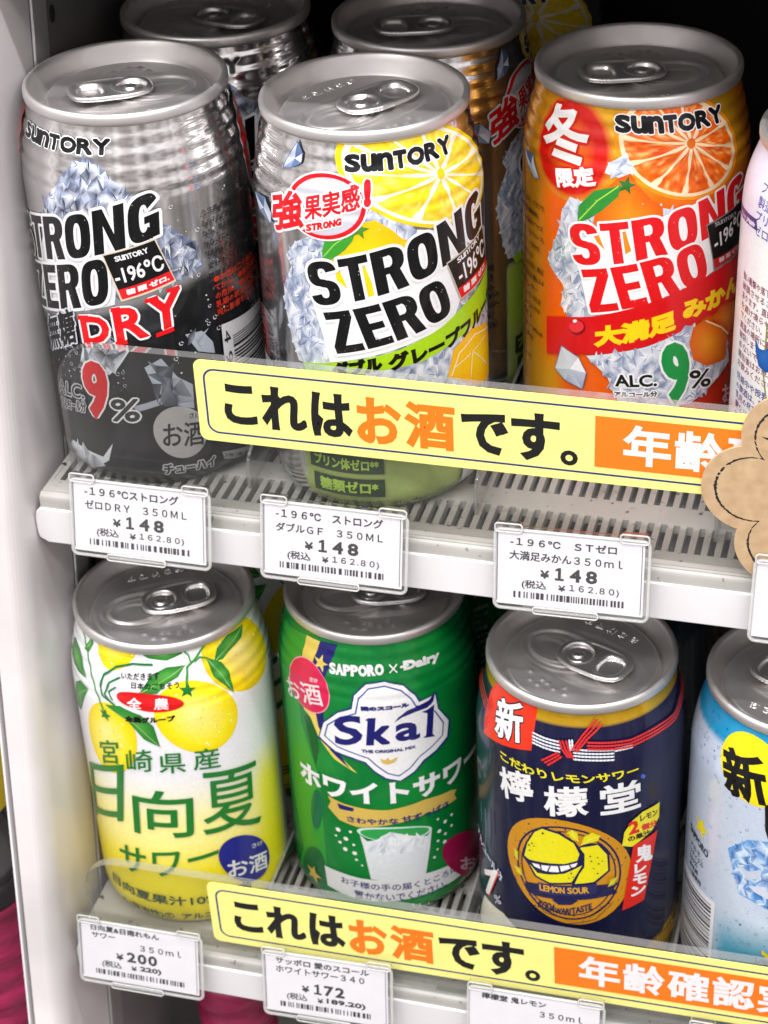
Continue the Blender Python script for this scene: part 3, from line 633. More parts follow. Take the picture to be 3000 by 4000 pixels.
 ('p','d01018',[(-22.6,50.8),(-15.8,53.2),(-7.0,55.6),(6.5,60.2),(20.1,64.6),(30.4,67.1),(43.5,67.8),(44.8,54.3),(27.0,53.1),(19.6,49.6),(9.6,47.2),(-1.2,44.3),(-10.4,42.3),(-22.6,38.2)]),
 ('t','大満足',(-5.3,45.8),(18.3,51.7),(-5.6,52.7),'f8d018',0.5,None,0),
 ('t','みかん',(20.7,53.9),(44.9,55.6),(19.2,60.3),'f8d018',0.5,None,0),
 ('e','8a0a10',(-11.0,51.1),(-8.3,51.8),(-11.1,53.7)),
 ('e','e03038',(-11.3,51.3),(-8.9,52.0),(-11.3,53.3)),
 ('e','eeeeee',(-11.8,53.0),(-11.1,53.2),(-11.8,53.5)),
 ('ice',1.5,('f6f8fc20','d0d9ec50','9aaccf70','e4eaf640','f0f3fa30','6a80ac70'),[(-8.0,42.4),(1.5,45.0),(9.6,47.0),(23.7,51.9),(38.5,43.0),(40.8,33.1),(30.0,27.6),(23.8,25.2),(2.5,27.1),(-1.6,36.8)]),
 ('grad','f09818','d85a08',[(22.7,45.8),(23.8,51.0),(27.7,52.4),(33.3,49.0),(38.8,42.9),(38.3,34.9),(29.5,36.2),(24.4,40.0)]),
 ('grad','ee8a18','c84a08',[(30.3,52.0),(34.6,54.7),(44.3,52.7),(44.4,45.2),(39.6,43.1),(34.2,48.3)]),
 ('s','f8d8a0',0.5,[(28.5,51.7),(35.2,47.0),(39.1,43.1)]),
 ('shard',('f6f8fc20','d0d9ec50','9aaccf70','e4eaf640','f0f3fa30','6a80ac70'),[(-16.4,43.3),(-18.9,34.6),(-14.9,32.0),(-9.0,30.8),(-7.8,36.6),(-10.4,41.3)]),
 ('shard',('f6f8fc20','d0d9ec50','9aaccf70','e4eaf640','f0f3fa30','6a80ac70'),[(-36.8,98.8),(-30.7,99.4),(-26.3,93.5),(-29.1,93.0),(-33.6,95.5)]),
 ('t','9',(15.8,27.4),(24.6,25.9),(13.4,48.2),'109040',1.0,'eeeeee',0.7),
 ('t','%',(23.6,30.4),(31.7,28.5),(23.1,36.8),'0c0c0e',0.2,'eeeeee',0.5),
 ('t','ALC.',(1.0,33.5),(13.2,33.5),(0.6,37.7),'0c0c0e',0.2,'eeeeee',0.5),
 ('t','アルコール分',(0.8,30.0),(13.4,30.0),(0.7,31.9),'0c0c0e',0.1,'eeeeee',0.4),
 ('rows',['原材料名:みかん、ウオツカ','(国内製造)/酸味料、','香料、甘味料(アセス','ルファムK、スクラロース)','アルコール分9%','内容量350ml','製造所 缶底下段に表示','東京都港区台場2-3-3','お客様センター','0120-139-310','suntory.co.jp/196/','100ml当たり','エネルギー 54kcal','たんぱく質 0g','脂質 0g','糖質 0.4~0.9g'],-41.5,86,17.5,2.0,3.45,'1c1408'),
 ('t','お',(38.2,19.7),(44.7,17.0),(37.1,26.4),'e8c0c0',0.15,None,0),
],
'D': [
 ('fruit','fae014','f2cc00',(-6.0,122.7),(3.6,124.6),(-4.0,134.4)),
 ('fruit','f8dc10','f0d000',(40.4,109.1),(55.0,100.2),(46.0,120.2)),
 ('fruit','fcec20','f8dc08',(20.2,93.8),(34.0,87.9),(22.7,107.2)),
 ('fruit','fce81c','f8d804',(-11.8,83.3),(-0.7,87.4),(-12.2,98.2)),
 ('leaf','1f7a2c','58a840',[(0.9,119.8),(5.7,117.1),(12.3,116.1),(18.0,117.7),(18.9,119.5)]),
 ('leaf','1f7a2c','58a840',[(29.1,111.7),(31.2,115.6),(36.6,117.9),(46.2,117.1),(43.2,113.8),(35.5,112.4),(32.6,111.3)]),
 ('leaf','1f7a2c','58a840',[(1.6,104.9),(6.6,111.7),(12.0,113.9),(18.7,113.7),(15.5,110.4),(11.4,108.4),(7.9,105.2)]),
 ('leaf','1f7a2c','58a840',[(26.4,114.2),(31.6,110.8),(33.6,106.6),(33.7,98.1),(30.4,103.3),(27.6,107.1)]),
 ('leaf','1f7a2c','58a840',[(-35.7,109.4),(-32.8,111.8),(-26.6,111.1),(-22.7,106.3),(-20.9,103.0),(-26.7,102.6),(-35.7,103.3)]),
 ('leaf','1f7a2c','58a840',[(-28.6,97.1),(-24.8,100.1),(-19.5,99.7),(-27.7,85.9),(-33.9,84.6)]),
 ('leaf','1f7a2c','58a840',[(-11.4,97.8),(-5.4,99.1),(1.8,97.1),(5.6,92.8),(6.9,84.2),(1.9,87.1),(-3.0,93.9)]),
 ('leaf','1f7a2c','58a840',[(-23.7,112.7),(-18.7,119.9),(-18.3,116.5),(-20.9,112.6)]),
 ('s','3c9438',0.8,[(27.6,119.2),(22.7,115.3),(19.1,112.9),(17.6,105.2)]),
 ('s','3c9438',0.6,[(26.7,114.0),(24.1,115.2),(22.1,114.2)]),
 ('s','3c9438',0.6,[(18.4,119.0),(20.2,116.9),(20.6,114.5)]),
 ('s','3c9438',0.7,[(-28.9,120.4),(-23.5,116.2),(-20.1,111.0),(-16.8,104.4),(-13.0,97.2),(-11.8,93.3)]),
 ('star','1f7a2c',(17.9,105.3),3.0),
 ('star','1f7a2c',(-11.8,93.4),2.6),
 ('s','12763a',0.8,[(6.9,115.2),(-0.0,115.1),(-6.7,112.7),(-11.9,108.4),(-13.3,103.9),(-12.1,101.0),(-7.5,99.0)]),
 ('s','12763a',0.7,[(-5.2,109.4),(-9.4,106.6),(-11.2,102.0),(-8.9,99.4)]),
 ('s','12763a',0.6,[(-6.7,105.7),(-9.6,103.2),(-8.1,100.9)]),
 ('t','いただきます',(-4.5,109.3),(9.2,110.3),(-4.4,111.7),'0c0c0e',0.06,None,0),
 ('t','日本のごちそう',(-0.9,106.6),(15.5,106.7),(-0.8,108.8),'0c0c0e',0.06,None,0),
 ('e','d81418',(4.9,102.0),(16.2,101.1),(5.1,105.3)),
 ('t','全',(-2.5,99.0),(2.4,99.6),(-2.4,103.0),'eeeeee',0.12,None,0),
 ('t','農',(6.4,99.5),(11.2,99.4),(6.7,103.7),'eeeeee',0.06,None,0),
 ('t','全農グループ',(-3.7,93.7),(12.9,94.9),(-3.7,96.1),'0c0c0e',0.15,None,0),
 ('t','宮',(-17.2,70.1),(-8.5,74.0),(-16.7,80.6),'1f7a2c',0.08,None,0),
 ('t','崎',(-6.0,71.4),(3.4,73.9),(-5.4,81.1),'1f7a2c',0.08,None,0),
 ('t','県',(5.5,73.2),(14.1,73.0),(5.9,81.6),'1f7a2c',0.08,None,0),
 ('t','産',(16.7,73.2),(25.6,71.4),(16.8,82.2),'1f7a2c',0.08,None,0),
 ('roundk','日',(-31.2,37.0),(-11.0,47.5),(-27.2,63.9),'1f7a2c',0.2),
 ('roundk','向',(-6.7,44.6),(14.0,44.8),(-5.2,65.4),'1f7a2c',0.25),
 ('roundk','夏',(17.2,44.7),(39.3,38.9),(18.4,71.6),'1f7a2c',0.12),
 ('t','サワー',(-15.6,23.8),(20.8,29.3),(-14.6,36.2),'1f7a2c',0.15,None,0),
 ('e','24288a',(31.3,27.3),(41.4,21.2),(31.7,37.9)),
 ('t','お酒',(23.7,22.2),(40.0,16.8),(23.8,30.4),'eeeeee',0.15,None,0),
 ('t','さけ',(33.8,30.3),(38.6,28.7),(33.6,32.4),'eeeeee',0.03,None,0),
 ('t','日向夏果汁10%未満',(-22,13.2),(32,13.2),(-22,17.6),'2a4a20',0.1,None,0),
 ('t','リキュール(発泡性)①  アルコール分4%',(-33,5.8),(34,5.8),(-33,9.6),'2a4a20',0.08,None,0),
 ('rows',['内容量350ml','製造者 全農','果汁 香料','原材料 日向夏','酸味料 糖類','エネルギー','たんぱく質','炭水化物 0g'],55,102,12,1.8,3.0,'2a6a3a'),
],
'E': [
 ('p','2a9a34',[(-36.5,113.0),(-19.3,116.1),(-20.5,108.1),(-20.7,82.3),(-13.7,61.3),(-13.5,21.8),(-40.2,-9.6),(-25.7,22.1),(-32.4,50.8),(-30.6,76.8),(-31.4,90.6)]),
 ('p','0c5a28',[(-18.5,85.1),(-15.4,90.0),(-13.3,86.4),(-12.7,73.9),(-14.9,66.3),(-17.1,76.4)]),
 ('e','0c6a40',(-16.2,45.9),(-13.2,47.6),(-15.3,55.5)),
 ('e','0a6438',(-21.5,11.2),(-13.9,16.3),(-20.0,26.4)),
 ('p','e8cf62',[(-18.9,116.3),(-12.2,116.5),(-14.7,108.4),(-14.3,100.8),(-13.5,91.8),(-11.9,86.9),(-8.6,79.7),(-3.6,73.5),(1.0,68.5),(-7.0,72.8),(-12.3,79.3),(-15.5,86.7),(-18.3,88.4),(-19.4,98.4),(-20.0,108.4)]),
 ('p','1c1c6c',[(-12.2,116.8),(-4.9,117.4),(-9.2,104.7),(-9.6,95.8),(-10.0,84.6),(-5.7,76.8),(-1.2,69.7),(-8.1,75.9),(-12.3,84.4),(-14.3,100.8),(-14.4,108.6)]),
 ('star','e8cf62',(-11.2,109.4),3.1),
 ('fit','SAPPORO',0,(-7.5,107.0),(11.8,108.2),(-7.7,110.9),'eeeeee',0.28,None,0),
 ('s','eeeeee',0.45,[(13.8,111.4),(16.1,108.5)]),
 ('s','eeeeee',0.45,[(16.2,111.2),(13.7,108.7)]),
 ('t','Dairy',(18.4,107.8),(32.5,107.2),(18.6,111.9),'eeeeee',0.35,None,0),
 ('s','eeeeee',0.9,[(17.7,110.1),(20.1,110.3)]),
 ('s','eeeeee',0.9,[(18.9,111.4),(19.0,109.0)]),
 ('e','f0a0b0',(-16.4,98.9),(-7.2,100.6),(-18.6,108.6)),
 ('e','d81c50',(-16.4,98.9),(-7.5,100.6),(-18.4,108.3)),
 ('t','お酒',(-26.9,88.5),(-9.1,94.1),(-29.0,96.2),'f4e4e8',0.1,None,0),
 ('t','さけ',(-14.9,101.5),(-11.6,102.1),(-15.3,102.9),'f4e4e8',0.05,None,0),
 ('p','1a2a70',[(-12.6,79.6),(-10.3,87.3),(-4.6,93.6),(0.1,96.2),(1.1,101.3),(5.2,105.7),(11.6,106.5),(18.1,104.0),(21.8,99.4),(23.1,96.6),(29.1,97.3),(29.8,90.6),(34.4,83.1),(33.5,76.0),(28.3,72.8),(23.8,70.9),(20.2,67.3),(15.4,64.6),(10.2,66.3),(6.6,69.5),(3.7,73.3),(-1.0,74.6),(-6.7,75.7)]),
 ('p','eeeeee',[(-12.0,80.3),(-9.8,87.1),(-4.3,93.1),(0.6,95.7),(1.5,101.0),(5.5,105.2),(11.6,106.0),(17.7,103.6),(21.3,99.1),(22.5,96.2),(28.5,96.8),(29.3,90.5),(33.6,83.2),(32.7,76.9),(27.8,73.6),(23.3,71.7),(19.9,68.0),(15.1,65.2),(10.5,66.9),(6.9,70.1),(4.0,73.9),(-0.5,75.3),(-6.2,76.5)]),
 ('s','34489a',0.5,[(-9.8,81.6),(-8.4,86.7),(-3.6,91.4),(1.7,94.0),(2.9,100.0),(6.2,103.6),(11.5,104.4),(16.9,102.1),(20.0,98.2),(21.4,94.9),(26.7,93.7)]),
 ('s','34489a',0.5,[(28.0,90.2),(31.3,83.6),(30.8,78.6),(26.4,75.9),(21.9,73.6),(18.5,69.8),(14.7,67.3),(11.1,68.9),(7.9,72.1),(5.0,75.6),(-0.1,77.3),(-5.2,78.6),(-9.8,81.6)]),
 ('t','S',(-6.1,78.8),(3.5,81.9),(-5.9,91.0),'1c1c6c',0.5,None,0),
 ('t','k',(4.5,81.0),(12.3,81.4),(5.6,92.5),'1c1c6c',0.6,None,0),
 ('t','a',(14.0,82.1),(22.3,81.0),(14.3,89.7),'1c1c6c',0.5,None,0),
 ('p','1c1c6c',[(23.2,91.9),(25.3,92.0),(27.9,93.0),(26.9,81.1),(27.8,79.7),(23.4,80.9),(24.5,81.7),(25.3,90.5)]),
 ('p','1c1c6c',[(14.0,90.1),(15.4,92.0),(18.3,94.1),(22.9,95.0),(26.0,95.6),(28.6,97.9),(27.6,94.4),(25.3,92.9),(20.9,92.7),(16.7,91.8)]),
 ('p','1c1c6c',[(5.0,92.1),(7.4,92.7),(7.4,92.0),(5.0,91.3)]),
 ('t','愛のスコール',(3.5,95.4),(19.1,95.5),(3.4,97.3),'1c1c6c',0.22,None,0),
 ('t','THE ORIGINAL MIX',(3.0,77.9),(20.7,77.7),(2.9,79.3),'1c1c6c',0.1,None,0),
 ('p','d8b860',[(8.8,75.6),(10.4,74.7),(11.3,75.9),(12.0,74.5),(14.7,75.7),(13.7,73.6),(11.2,72.7),(9.4,73.6)]),
 ('t','ホワイトサワー',(-23,55.6),(50,55.6),(-23,65),'eeeeee',0.45,None,0),
 ('p','d4b458',[(-10.4,55.4),(-5.4,54.3),(4.9,53.3),(10.4,53.0),(23.2,54.5),(33.7,52.9),(36.2,51.6),(35.0,50.2),(36.1,47.4),(23.0,48.0),(10.1,46.3),(0.0,44.8),(-6.5,46.2),(-10.6,50.3),(-9.3,53.2)]),
 ('p','1c1c6c',[(-6.9,53.6),(-0.9,53.1),(-1.2,51.5),(-6.2,51.3)]),
 ('t','さわやかな 甘ずっぱさ',(-3.5,46.4),(32.5,46.7),(-3.8,49.2),'1c1c6c',0.12,None,0),
 ('e','c8e8d8',(12.4,41.8),(25.2,40.5),(12.4,45.2)),
 ('e','30a050',(12.4,41.7),(24.1,40.7),(12.4,44.5)),
 ('p','dfe3e8',[(0.5,41.6),(1.5,36.0),(3.4,21.5),(12.2,20.5),(22.1,19.6),(24.2,32.5),(25.1,40.1),(23.3,38.0),(18.6,38.9),(14.9,41.6),(10.6,43.2),(6.7,39.9),(2.9,38.9)]),
 ('ice',1.5,('f4f6f8','dfe3ea','b8c0cc','e8ecf0','cfd6e0','f0f2f4'),[(1.7,36.0),(6.1,39.8),(10.6,43.2),(14.9,41.4),(23.3,38.0),(23.8,33.5),(12.7,32.7),(3.9,32.9)]),
 ('dots','eeeeee',[(-7.2,41.6,0.92),(-8.2,38.5,0.46),(-2.7,42.1,0.57),(-4.5,38.4,0.86),(-6.8,36.0,0.63),(-1.8,36.4,0.52),(-5.0,33.5,0.86),(-1.7,32.6,0.86),(-1.2,29.7,0.52),(0.7,27.5,0.4),(33.4,42.1,0.57),(27.6,43.5,0.46),(30.5,40.8,0.75),(33.2,37.3,0.57),(28.0,37.9,0.8),(30.4,35.3,0.57),(27.3,33.8,0.52),(30.0,31.9,0.8),(27.0,30.1,0.46),(25.7,27.1,0.52)]),
 ('p','e2e2e6',[(-14.1,21.7),(-7.4,21.8),(0.8,21.3),(10.9,21.1),(22.0,21.2),(35.8,19.6),(37.1,11.5),(25.3,11.8),(11.8,11.3),(-1.0,11.1),(-13.4,12.7)]),
 ('t','お子様の手の届くところに',(-7.5,17.0),(35.0,15.1),(-7.6,20.2),'1c1c6c',0.06,None,0),
 ('t','置かないでください。',(-2.7,11.5),(30.5,10.6),(-2.8,15.3),'1c1c6c',0.06,None,0),
 ('e','a01248',(44.3,15.7),(59.8,4.4),(43.4,27.5)),
 ('t','お酒',(37.1,13.6),(59.8,-3.7),(36.8,20.2),'e8c8d4',0.1,None,0),
 ('star','c8a848',(-20.2,13.8),4.2),
 ('t','リキュール(発泡性)',(17.7,3.7),(60.0,-12.6),(16.8,9.4),'e0ece0',0.08,None,0),
 ('rows',['ルコ','アル'],-41,99,5,4,5,'eeeeee'),
 ('rows',['品質保持','アルコール分','3%','内容量','340ml','製造者','サッポロ','東京都','渋谷区','恵比寿'],-41.5,86,6,1.8,3.0,'b8d8c0'),
],
'F': [
 ('p','e8e2d0',[(-43.9,4.7),(-33.4,26.4),(-21.2,28.5),(-15.3,25.9)]),
 ('p','e23010',[(-30.3,118.5),(-18.9,119.2),(-9.7,118.9),(-10.0,103.7),(-20.3,100.6),(-31.8,97.8),(-33.1,106.5),(-33.3,112.7)]),
 ('t','新',(-25.4,101.2),(-13.1,104.9),(-27.9,114.1),'eeeeee',0.35,'101020',0.5),
 ('t','こだわりレモンサワー',(-21.3,94.8),(25.1,95.4),(-22.3,98.1),'e8dc20',0.12,None,0),
 ('t','檸',(-21.2,79.5),(-8.2,83.8),(-22.7,91.6),'eeeeee',0.3,None,0),
 ('t','檬',(-5.0,80.2),(8.6,82.1),(-5.5,92.4),'eeeeee',0.32,None,0),
 ('t','堂',(12.4,81.8),(25.9,81.1),(11.8,94.0),'eeeeee',0.32,None,0),
 ('e','4060c0',(26.3,93.3),(27.2,92.9),(26.3,94.2)),
 ('e','c88a18',(2.4,57.4),(23.5,54.7),(2.2,79.4)),
 ('er','1a1a48',0.7,(2.4,57.1),(19.3,56.2),(2.2,76.6)),
 ('er','1a1a48',0.5,(2.4,57.1),(17.7,56.7),(2.2,74.9)),
 ('dotr','1a1a48',90,(2.4,57.1),(22.2,55.1),(2.2,78.5)),
 ('p','1a1a48',[(6.0,69.2),(8.9,70.7),(12.9,70.1),(15.5,65.1),(15.9,57.9),(11.2,53.1),(3.9,52.2),(3.8,61.1)]),
 ('p','e6dc18',[(6.3,68.8),(11.7,69.7),(14.7,65.1),(15.2,58.3),(10.7,54.0),(4.8,53.2),(7.0,60.1)]),
 ('p','1a1a48',[(-12.6,59.8),(-11.5,66.2),(-8.5,72.7),(-5.7,75.4),(0.2,74.5),(4.9,71.0),(7.7,66.0),(7.7,60.5),(3.9,53.0),(-3.2,51.5),(-8.2,53.0),(-10.7,57.4)]),
 ('p','e6dc18',[(-11.9,60.4),(-10.8,66.1),(-8.2,72.1),(-5.7,74.4),(-0.3,73.6),(4.3,70.5),(6.1,66.0),(5.4,63.2),(1.5,61.4),(-5.1,60.3),(-10.2,59.5)]),
 ('p','e6dc18',[(-10.1,57.8),(-7.3,55.0),(-3.2,55.7),(1.5,57.2),(7.0,61.3),(3.8,53.8),(-3.2,52.3),(-7.6,53.7)]),
 ('p','eeeeee',[(-9.2,58.5),(-6.6,58.8),(-6.2,57.1),(-8.2,57.3)]),
 ('p','eeeeee',[(-6.0,58.9),(-3.2,59.5),(-4.1,56.8),(-5.7,56.9)]),
 ('p','eeeeee',[(-2.8,59.6),(-0.6,60.1),(-0.1,57.6),(-3.5,56.9)]),
 ('p','eeeeee',[(-0.0,60.2),(2.9,61.2),(3.4,59.8),(0.5,57.9)]),
 ('p','eeeeee',[(3.3,61.4),(5.6,62.4),(5.0,60.8),(3.8,60.2)]),
 ('leaf','d8d018','e6dc18',[(2.0,74.8),(3.7,76.1),(5.4,75.0),(5.7,71.5),(3.7,72.1)]),
 ('leaf','d8d018','e6dc18',[(6.5,70.0),(7.4,73.5),(9.9,75.2),(12.4,73.5),(11.7,71.4),(8.9,70.7)]),
 ('p','1a1a48',[(-11.6,49.3),(-6.6,50.6),(-6.3,47.3),(1.9,47.9),(11.5,48.9),(11.8,52.6),(18.7,52.2),(17.2,49.9),(18.5,47.8),(12.2,46.9),(1.6,45.9),(-8.2,44.9),(-11.2,45.8)]),
 ('p','2a2a58',[(-7.1,51.1),(1.6,52.2),(11.7,53.4),(11.6,49.0),(1.9,47.7),(-6.6,46.8)]),
 ('fit','LEMON SOUR',0,(-6.4,47.9),(9.3,49.4),(-6.6,50.6),'d8a030',0.1,None,0),
 ('p','1a1a48',[(-2.4,45.0),(-0.8,46.3),(1.6,47.3),(4.0,47.1),(5.8,46.0),(4.0,44.1),(-0.1,43.4)]),
 ('t','KODA',(-7.2,40.2),(-1.7,39.5),(-6.4,43.8),'1a1a48',0.1,None,0),
 ('t','WARI',(-1.5,39.3),(3.6,39.9),(-1.4,41.9),'1a1a48',0.1,None,0),
 ('t','TASTE',(3.9,39.9),(10.4,42.1),(3.7,42.7),'1a1a48',0.1,None,0),
 ('p','d8281c',[(23.4,66.2),(33.1,67.4),(30.1,50.0),(28.4,40.0),(20.2,39.3),(21.9,53.5)]),
 ('t','鬼',(24.8,58.1),(31.4,56.0),(24.4,65.5),'eeeeee',0.3,None,0),
 ('t','レ',(24.3,53.6),(28.9,52.5),(24.1,57.7),'eeeeee',0.25,None,0),
 ('t','モ',(23.9,48.9),(29.2,47.4),(23.8,53.3),'eeeeee',0.25,None,0),
 ('t','ン',(23.2,44.1),(28.8,42.8),(23.3,48.4),'eeeeee',0.25,None,0),
 ('leaf','e8dc20','e8dc20',[(19.5,67.7),(20.1,73.1),(22.5,76.8),(26.5,79.0),(33.4,78.9),(33.5,72.8),(30.7,69.1),(26.2,67.2),(22.9,66.0)]),
 ('t','2',(21.7,71.3),(25.5,71.0),(21.2,76.9),'d8281c',0.35,None,0),
 ('t','レモン',(25.6,75.3),(32.7,74.3),(25.4,77.9),'2a1a10',0.12,None,0),
 ('t','個分',(26.2,71.1),(32.7,69.8),(25.9,73.9),'d8281c',0.15,None,0),
 ('t','の果汁',(21.6,68.5),(30.1,67.7),(21.1,71.0),'2a1a10',0.12,None,0),
 ('t','アルコール分',(-39,50),(-21,42.5),(-39,54),'c8d8e8',0.12,None,0),
 ('t','7',(-31.6,28.5),(-23.0,35.1),(-31.2,40.1),'d8281c',0.6,None,0),
 ('t','7',(-31.9,28.6),(-23.4,35.2),(-31.9,39.6),'eeeeee',0.45,None,0),
 ('t','%',(-25.3,30.2),(-21.6,32.4),(-25.5,33.9),'c8c8d8',0.05,None,0),
 ('dash','e4e8f0',0.55,[(-10.0,110.1),(-5.6,109.5),(-0.8,109.3)]),
 ('dash','e4e8f0',0.55,[(3.8,107.4),(10.4,107.0),(16.3,106.4)]),
 ('dash','e4e8f0',0.55,[(-9.9,109.0),(-5.5,108.5),(-0.7,108.2)]),
 ('dash','e4e8f0',0.55,[(3.8,106.3),(10.4,105.9),(16.3,105.3)]),
 ('dash','e4e8f0',0.55,[(-9.7,108.0),(-5.4,107.4),(-0.6,107.2)]),
 ('dash','e4e8f0',0.55,[(3.9,105.3),(10.4,104.9),(16.2,104.3)]),
 ('dash','e4e8f0',0.55,[(-9.6,107.0),(-5.3,106.4),(-0.6,106.1)]),
 ('dash','e4e8f0',0.55,[(3.9,104.2),(10.4,103.8),(16.2,103.2)]),
 ('dash','e4e8f0',0.5,[(16.7,106.1),(22.6,105.9)]),
 ('dash','e4e8f0',0.5,[(16.8,106.9),(22.7,106.5)]),
 ('dash','e4e8f0',0.55,[(2.3,110.4),(2.8,107.1)]),
 ('dash','e4e8f0',0.55,[(3.2,110.5),(3.4,107.3)]),
 ('dash','d8281c',0.6,[(8.1,109.9),(15.2,109.2),(22.0,108.5),(27.7,108.8),(34.3,108.7),(43.1,107.8),(56,112.0),(64,113.5)]),
 ('dash','d8281c',0.6,[(-5.9,102.2),(-1.2,105.9)]),
 ('dash','d8281c',0.6,[(3.3,107.5),(6.5,112.3),(10.8,117.1)]),
 ('dash','d8281c',0.6,[(-0.8,109.9),(0.1,107.4),(2.1,104.8)]),
 ('dash','d8281c',0.5,[(-30,109.5),(-37,111.5),(-46,112.5)]),
 ('dash','d8281c',0.6,[(8.1,108.9),(15.2,108.2),(21.9,107.5),(27.5,107.9),(34.1,107.7),(42.7,107.0),(56,110.9),(64,112.4)]),
 ('dash','d8281c',0.6,[(-4.9,101.7),(-0.5,105.4)]),
 ('dash','d8281c',0.6,[(4.1,107.3),(7.3,111.8),(11.9,116.4)]),
 ('dash','d8281c',0.6,[(0.2,110.0),(1.2,107.5),(2.9,104.9)]),
 ('dash','d8281c',0.5,[(-30,108.3),(-37,110.3),(-46,111.3)]),
 ('dash','d8281c',0.6,[(8.1,107.9),(15.2,107.2),(21.8,106.5),(27.4,106.9),(33.9,106.8),(42.3,106.1),(56,109.8),(64,111.3)]),
 ('dash','d8281c',0.6,[(-3.9,101.2),(0.1,104.8)]),
 ('dash','d8281c',0.6,[(4.8,107.1),(8.1,111.3),(12.9,115.6)]),
 ('dash','d8281c',0.6,[(1.3,110.2),(2.2,107.6),(3.7,104.9)]),
 ('dash','d8281c',0.5,[(-30,107.1),(-37,109.1),(-46,110.1)]),
 ('dots','1a1a30',[(-9.8,66.5,0.34),(-9.5,64.5,0.29),(-8.7,67.8,0.29),(-8.1,66.9,0.23),(-5.2,73.4,0.4),(9.3,65.9,0.29),(9.7,63.8,0.29),(11.6,65.2,0.23),(12.0,62.5,0.29),(13.1,63.4,0.23),(10.5,60.6,0.23),(11.7,58.4,0.29),(3.1,73.1,0.4),(2.8,74.8,0.17),(3.7,58.5,0.29),(3.0,56.4,0.23),(4.3,57.0,0.23),(-0.5,68.2,0.11),(-2.1,70.8,0.11),(-4.4,61.9,0.11),(1.8,67.6,0.11)]),
 ('leaf','b8a818','d8cc18',[(-15.0,62.2),(-13.6,61.9),(-13.8,58.1),(-15.2,58.9)]),
 ('leaf','b8a818','d8cc18',[(-15.2,54.9),(-12.5,55.2),(-12.2,52.2),(-14.1,52.2)]),
 ('leaf','b8a818','d8cc18',[(18.0,55.5),(15.6,55.1),(15.1,52.1),(17.1,52.6)]),
 ('s','1a1a48',0.25,[(-11.3,49.0),(-9.4,45.1),(-4.3,39.7),(2.8,38.3),(9.7,40.1),(14.3,44.3)]),
 ('s','1a1a48',0.25,[(-14.8,50.7),(-13.0,44.3),(-7.6,38.4),(2.0,36.2),(11.3,38.4),(16.7,44.8)]),
 ('s','3a5a78',0.5,[(-29.2,68.5),(-28.8,59.4),(-29.8,50.1)]),
 ('s','2c4a66',0.6,[(-26.9,68.3),(-26.3,59.4)]),
 ('s','3a5a78',0.4,[(-32.0,69.2),(-32.2,60.8)]),
 ('t','ソーダ割りに合う品種のレモンをまるごと使用',(53,99),(53,58),(55,99),'d8d8e4',0.05,None,0),
 ('t','果汁をしっかり感じる',(50.5,40),(50.5,18),(52.2,40),'d8d8e4',0.05,None,0),
 ('ticks','c8901c',(-8,62),17.5,2.2,56),
],
'G': [
 ('bub',170,(-46,8),(24,114),'3a6090',11),
 ('bub',90,(-46,8),(96,116),'1c4a80',12),
 ('bub',60,(-20,12),(24,52),'24608a',13),
 ('e','f4dc10',(-12.7,105.1),(-0.6,105.1),(-14.8,116.5)),
 ('t','新',(-20.2,93.0),(-4.9,95.3),(-25.2,108.7),'0c0c0e',0.6,None,0),
 ('ice',1.5,('3a78c0','a8cce8','e0eef8','5a9ad8','2a5aa0','c8e0f4'),[(-18.1,72.0),(-11.5,79.3),(-5.2,81.2),(-0.4,76.1),(1.3,50.9),(-3.3,53.4),(-9.9,55.5),(-12.9,55.8),(-16.0,65.7)]),
 ('p','c4ccdc',[(-15.0,68.6),(-10.6,66.6),(-6.3,69.3),(-6.6,65.5),(-10.4,63.1)]),
 ('p','d0d6e4',[(-10.3,60.9),(-4.8,62.5),(-1.2,57.0),(-7.9,59.1)]),
 ('star','f0e010',(-30.6,71.2),4.2),
 ('t','SAPPORO',(-38,64),(-26,61.5),(-38,67),'30343c',0.12,None,0),
 ('rows',['アルミ','リサイクル','100%','再生紙','一部使用'],-37,60.5,9,2.0,2.8,'30343c'),
 ('p','e4e6ea',[(-44,47),(-21.5,46),(-21.5,12),(-44,12)]),
 ('bars',(-43,-23),(13,44),'h','141416'),
 ('p','e8d020',[(-4.2,35.7),(-2.1,34.1),(0.4,32.4),(-1.9,31.8),(-4.0,33.8)]),
 ('t','レモン',(-5.9,29.2),(0.7,28.6),(-6.1,31.8),'0c0c0e',0.2,None,0),
 ('p','0c0c0e',[(-7.0,95.2),(-5.5,96.4),(-3.0,82.6),(-5.3,82.6),(-6.3,85.7)]),
],
'H': [
 ('rows',['プリン体ゼロ・糖質','製造所 固有記号','プリン体0※表示','ゼロプリン体0と'],-33,112,30,3.2,3.9,'4a3a90'),
 ('p','2c2470',[(-49.0,99.7),(-32.4,101.5),(-31.4,98.5),(-49.0,96.7)]),
 ('t','プリン体0*',(-43.4,97.4),(-31.6,99.0),(-45.9,98.6),'e4e0f0',0.1,None,0),
 ('rows',['強い衝撃や落下は缶を','破損させることが','あります。直射日光','を避け凍らせない','でください。車内の','高温の場所に置くと','破裂します。あたた','めないで。','開缶後はお早めに','お飲みください'],-38,84,20,2.4,3.0,'8a4050'),
 ('rows',['妊娠中や授乳期','の飲酒は、胎児・','乳児の発育に悪影','響を与えるおそ','れがあります。','お酒は20歳に','なってから'],-38,53,19,2.5,3.1,'3a4a90'),
 ('s','7a7038',0.25,[(-37,30),(-19,30),(-19,21),(-37,21),(-37,30)]),
 ('rows',['詳しくはこちらから','products.jp'],-35,29,15,2.2,4.0,'5a6038'),
 ('bub',60,(-22,10),(10,95),'606468',21),
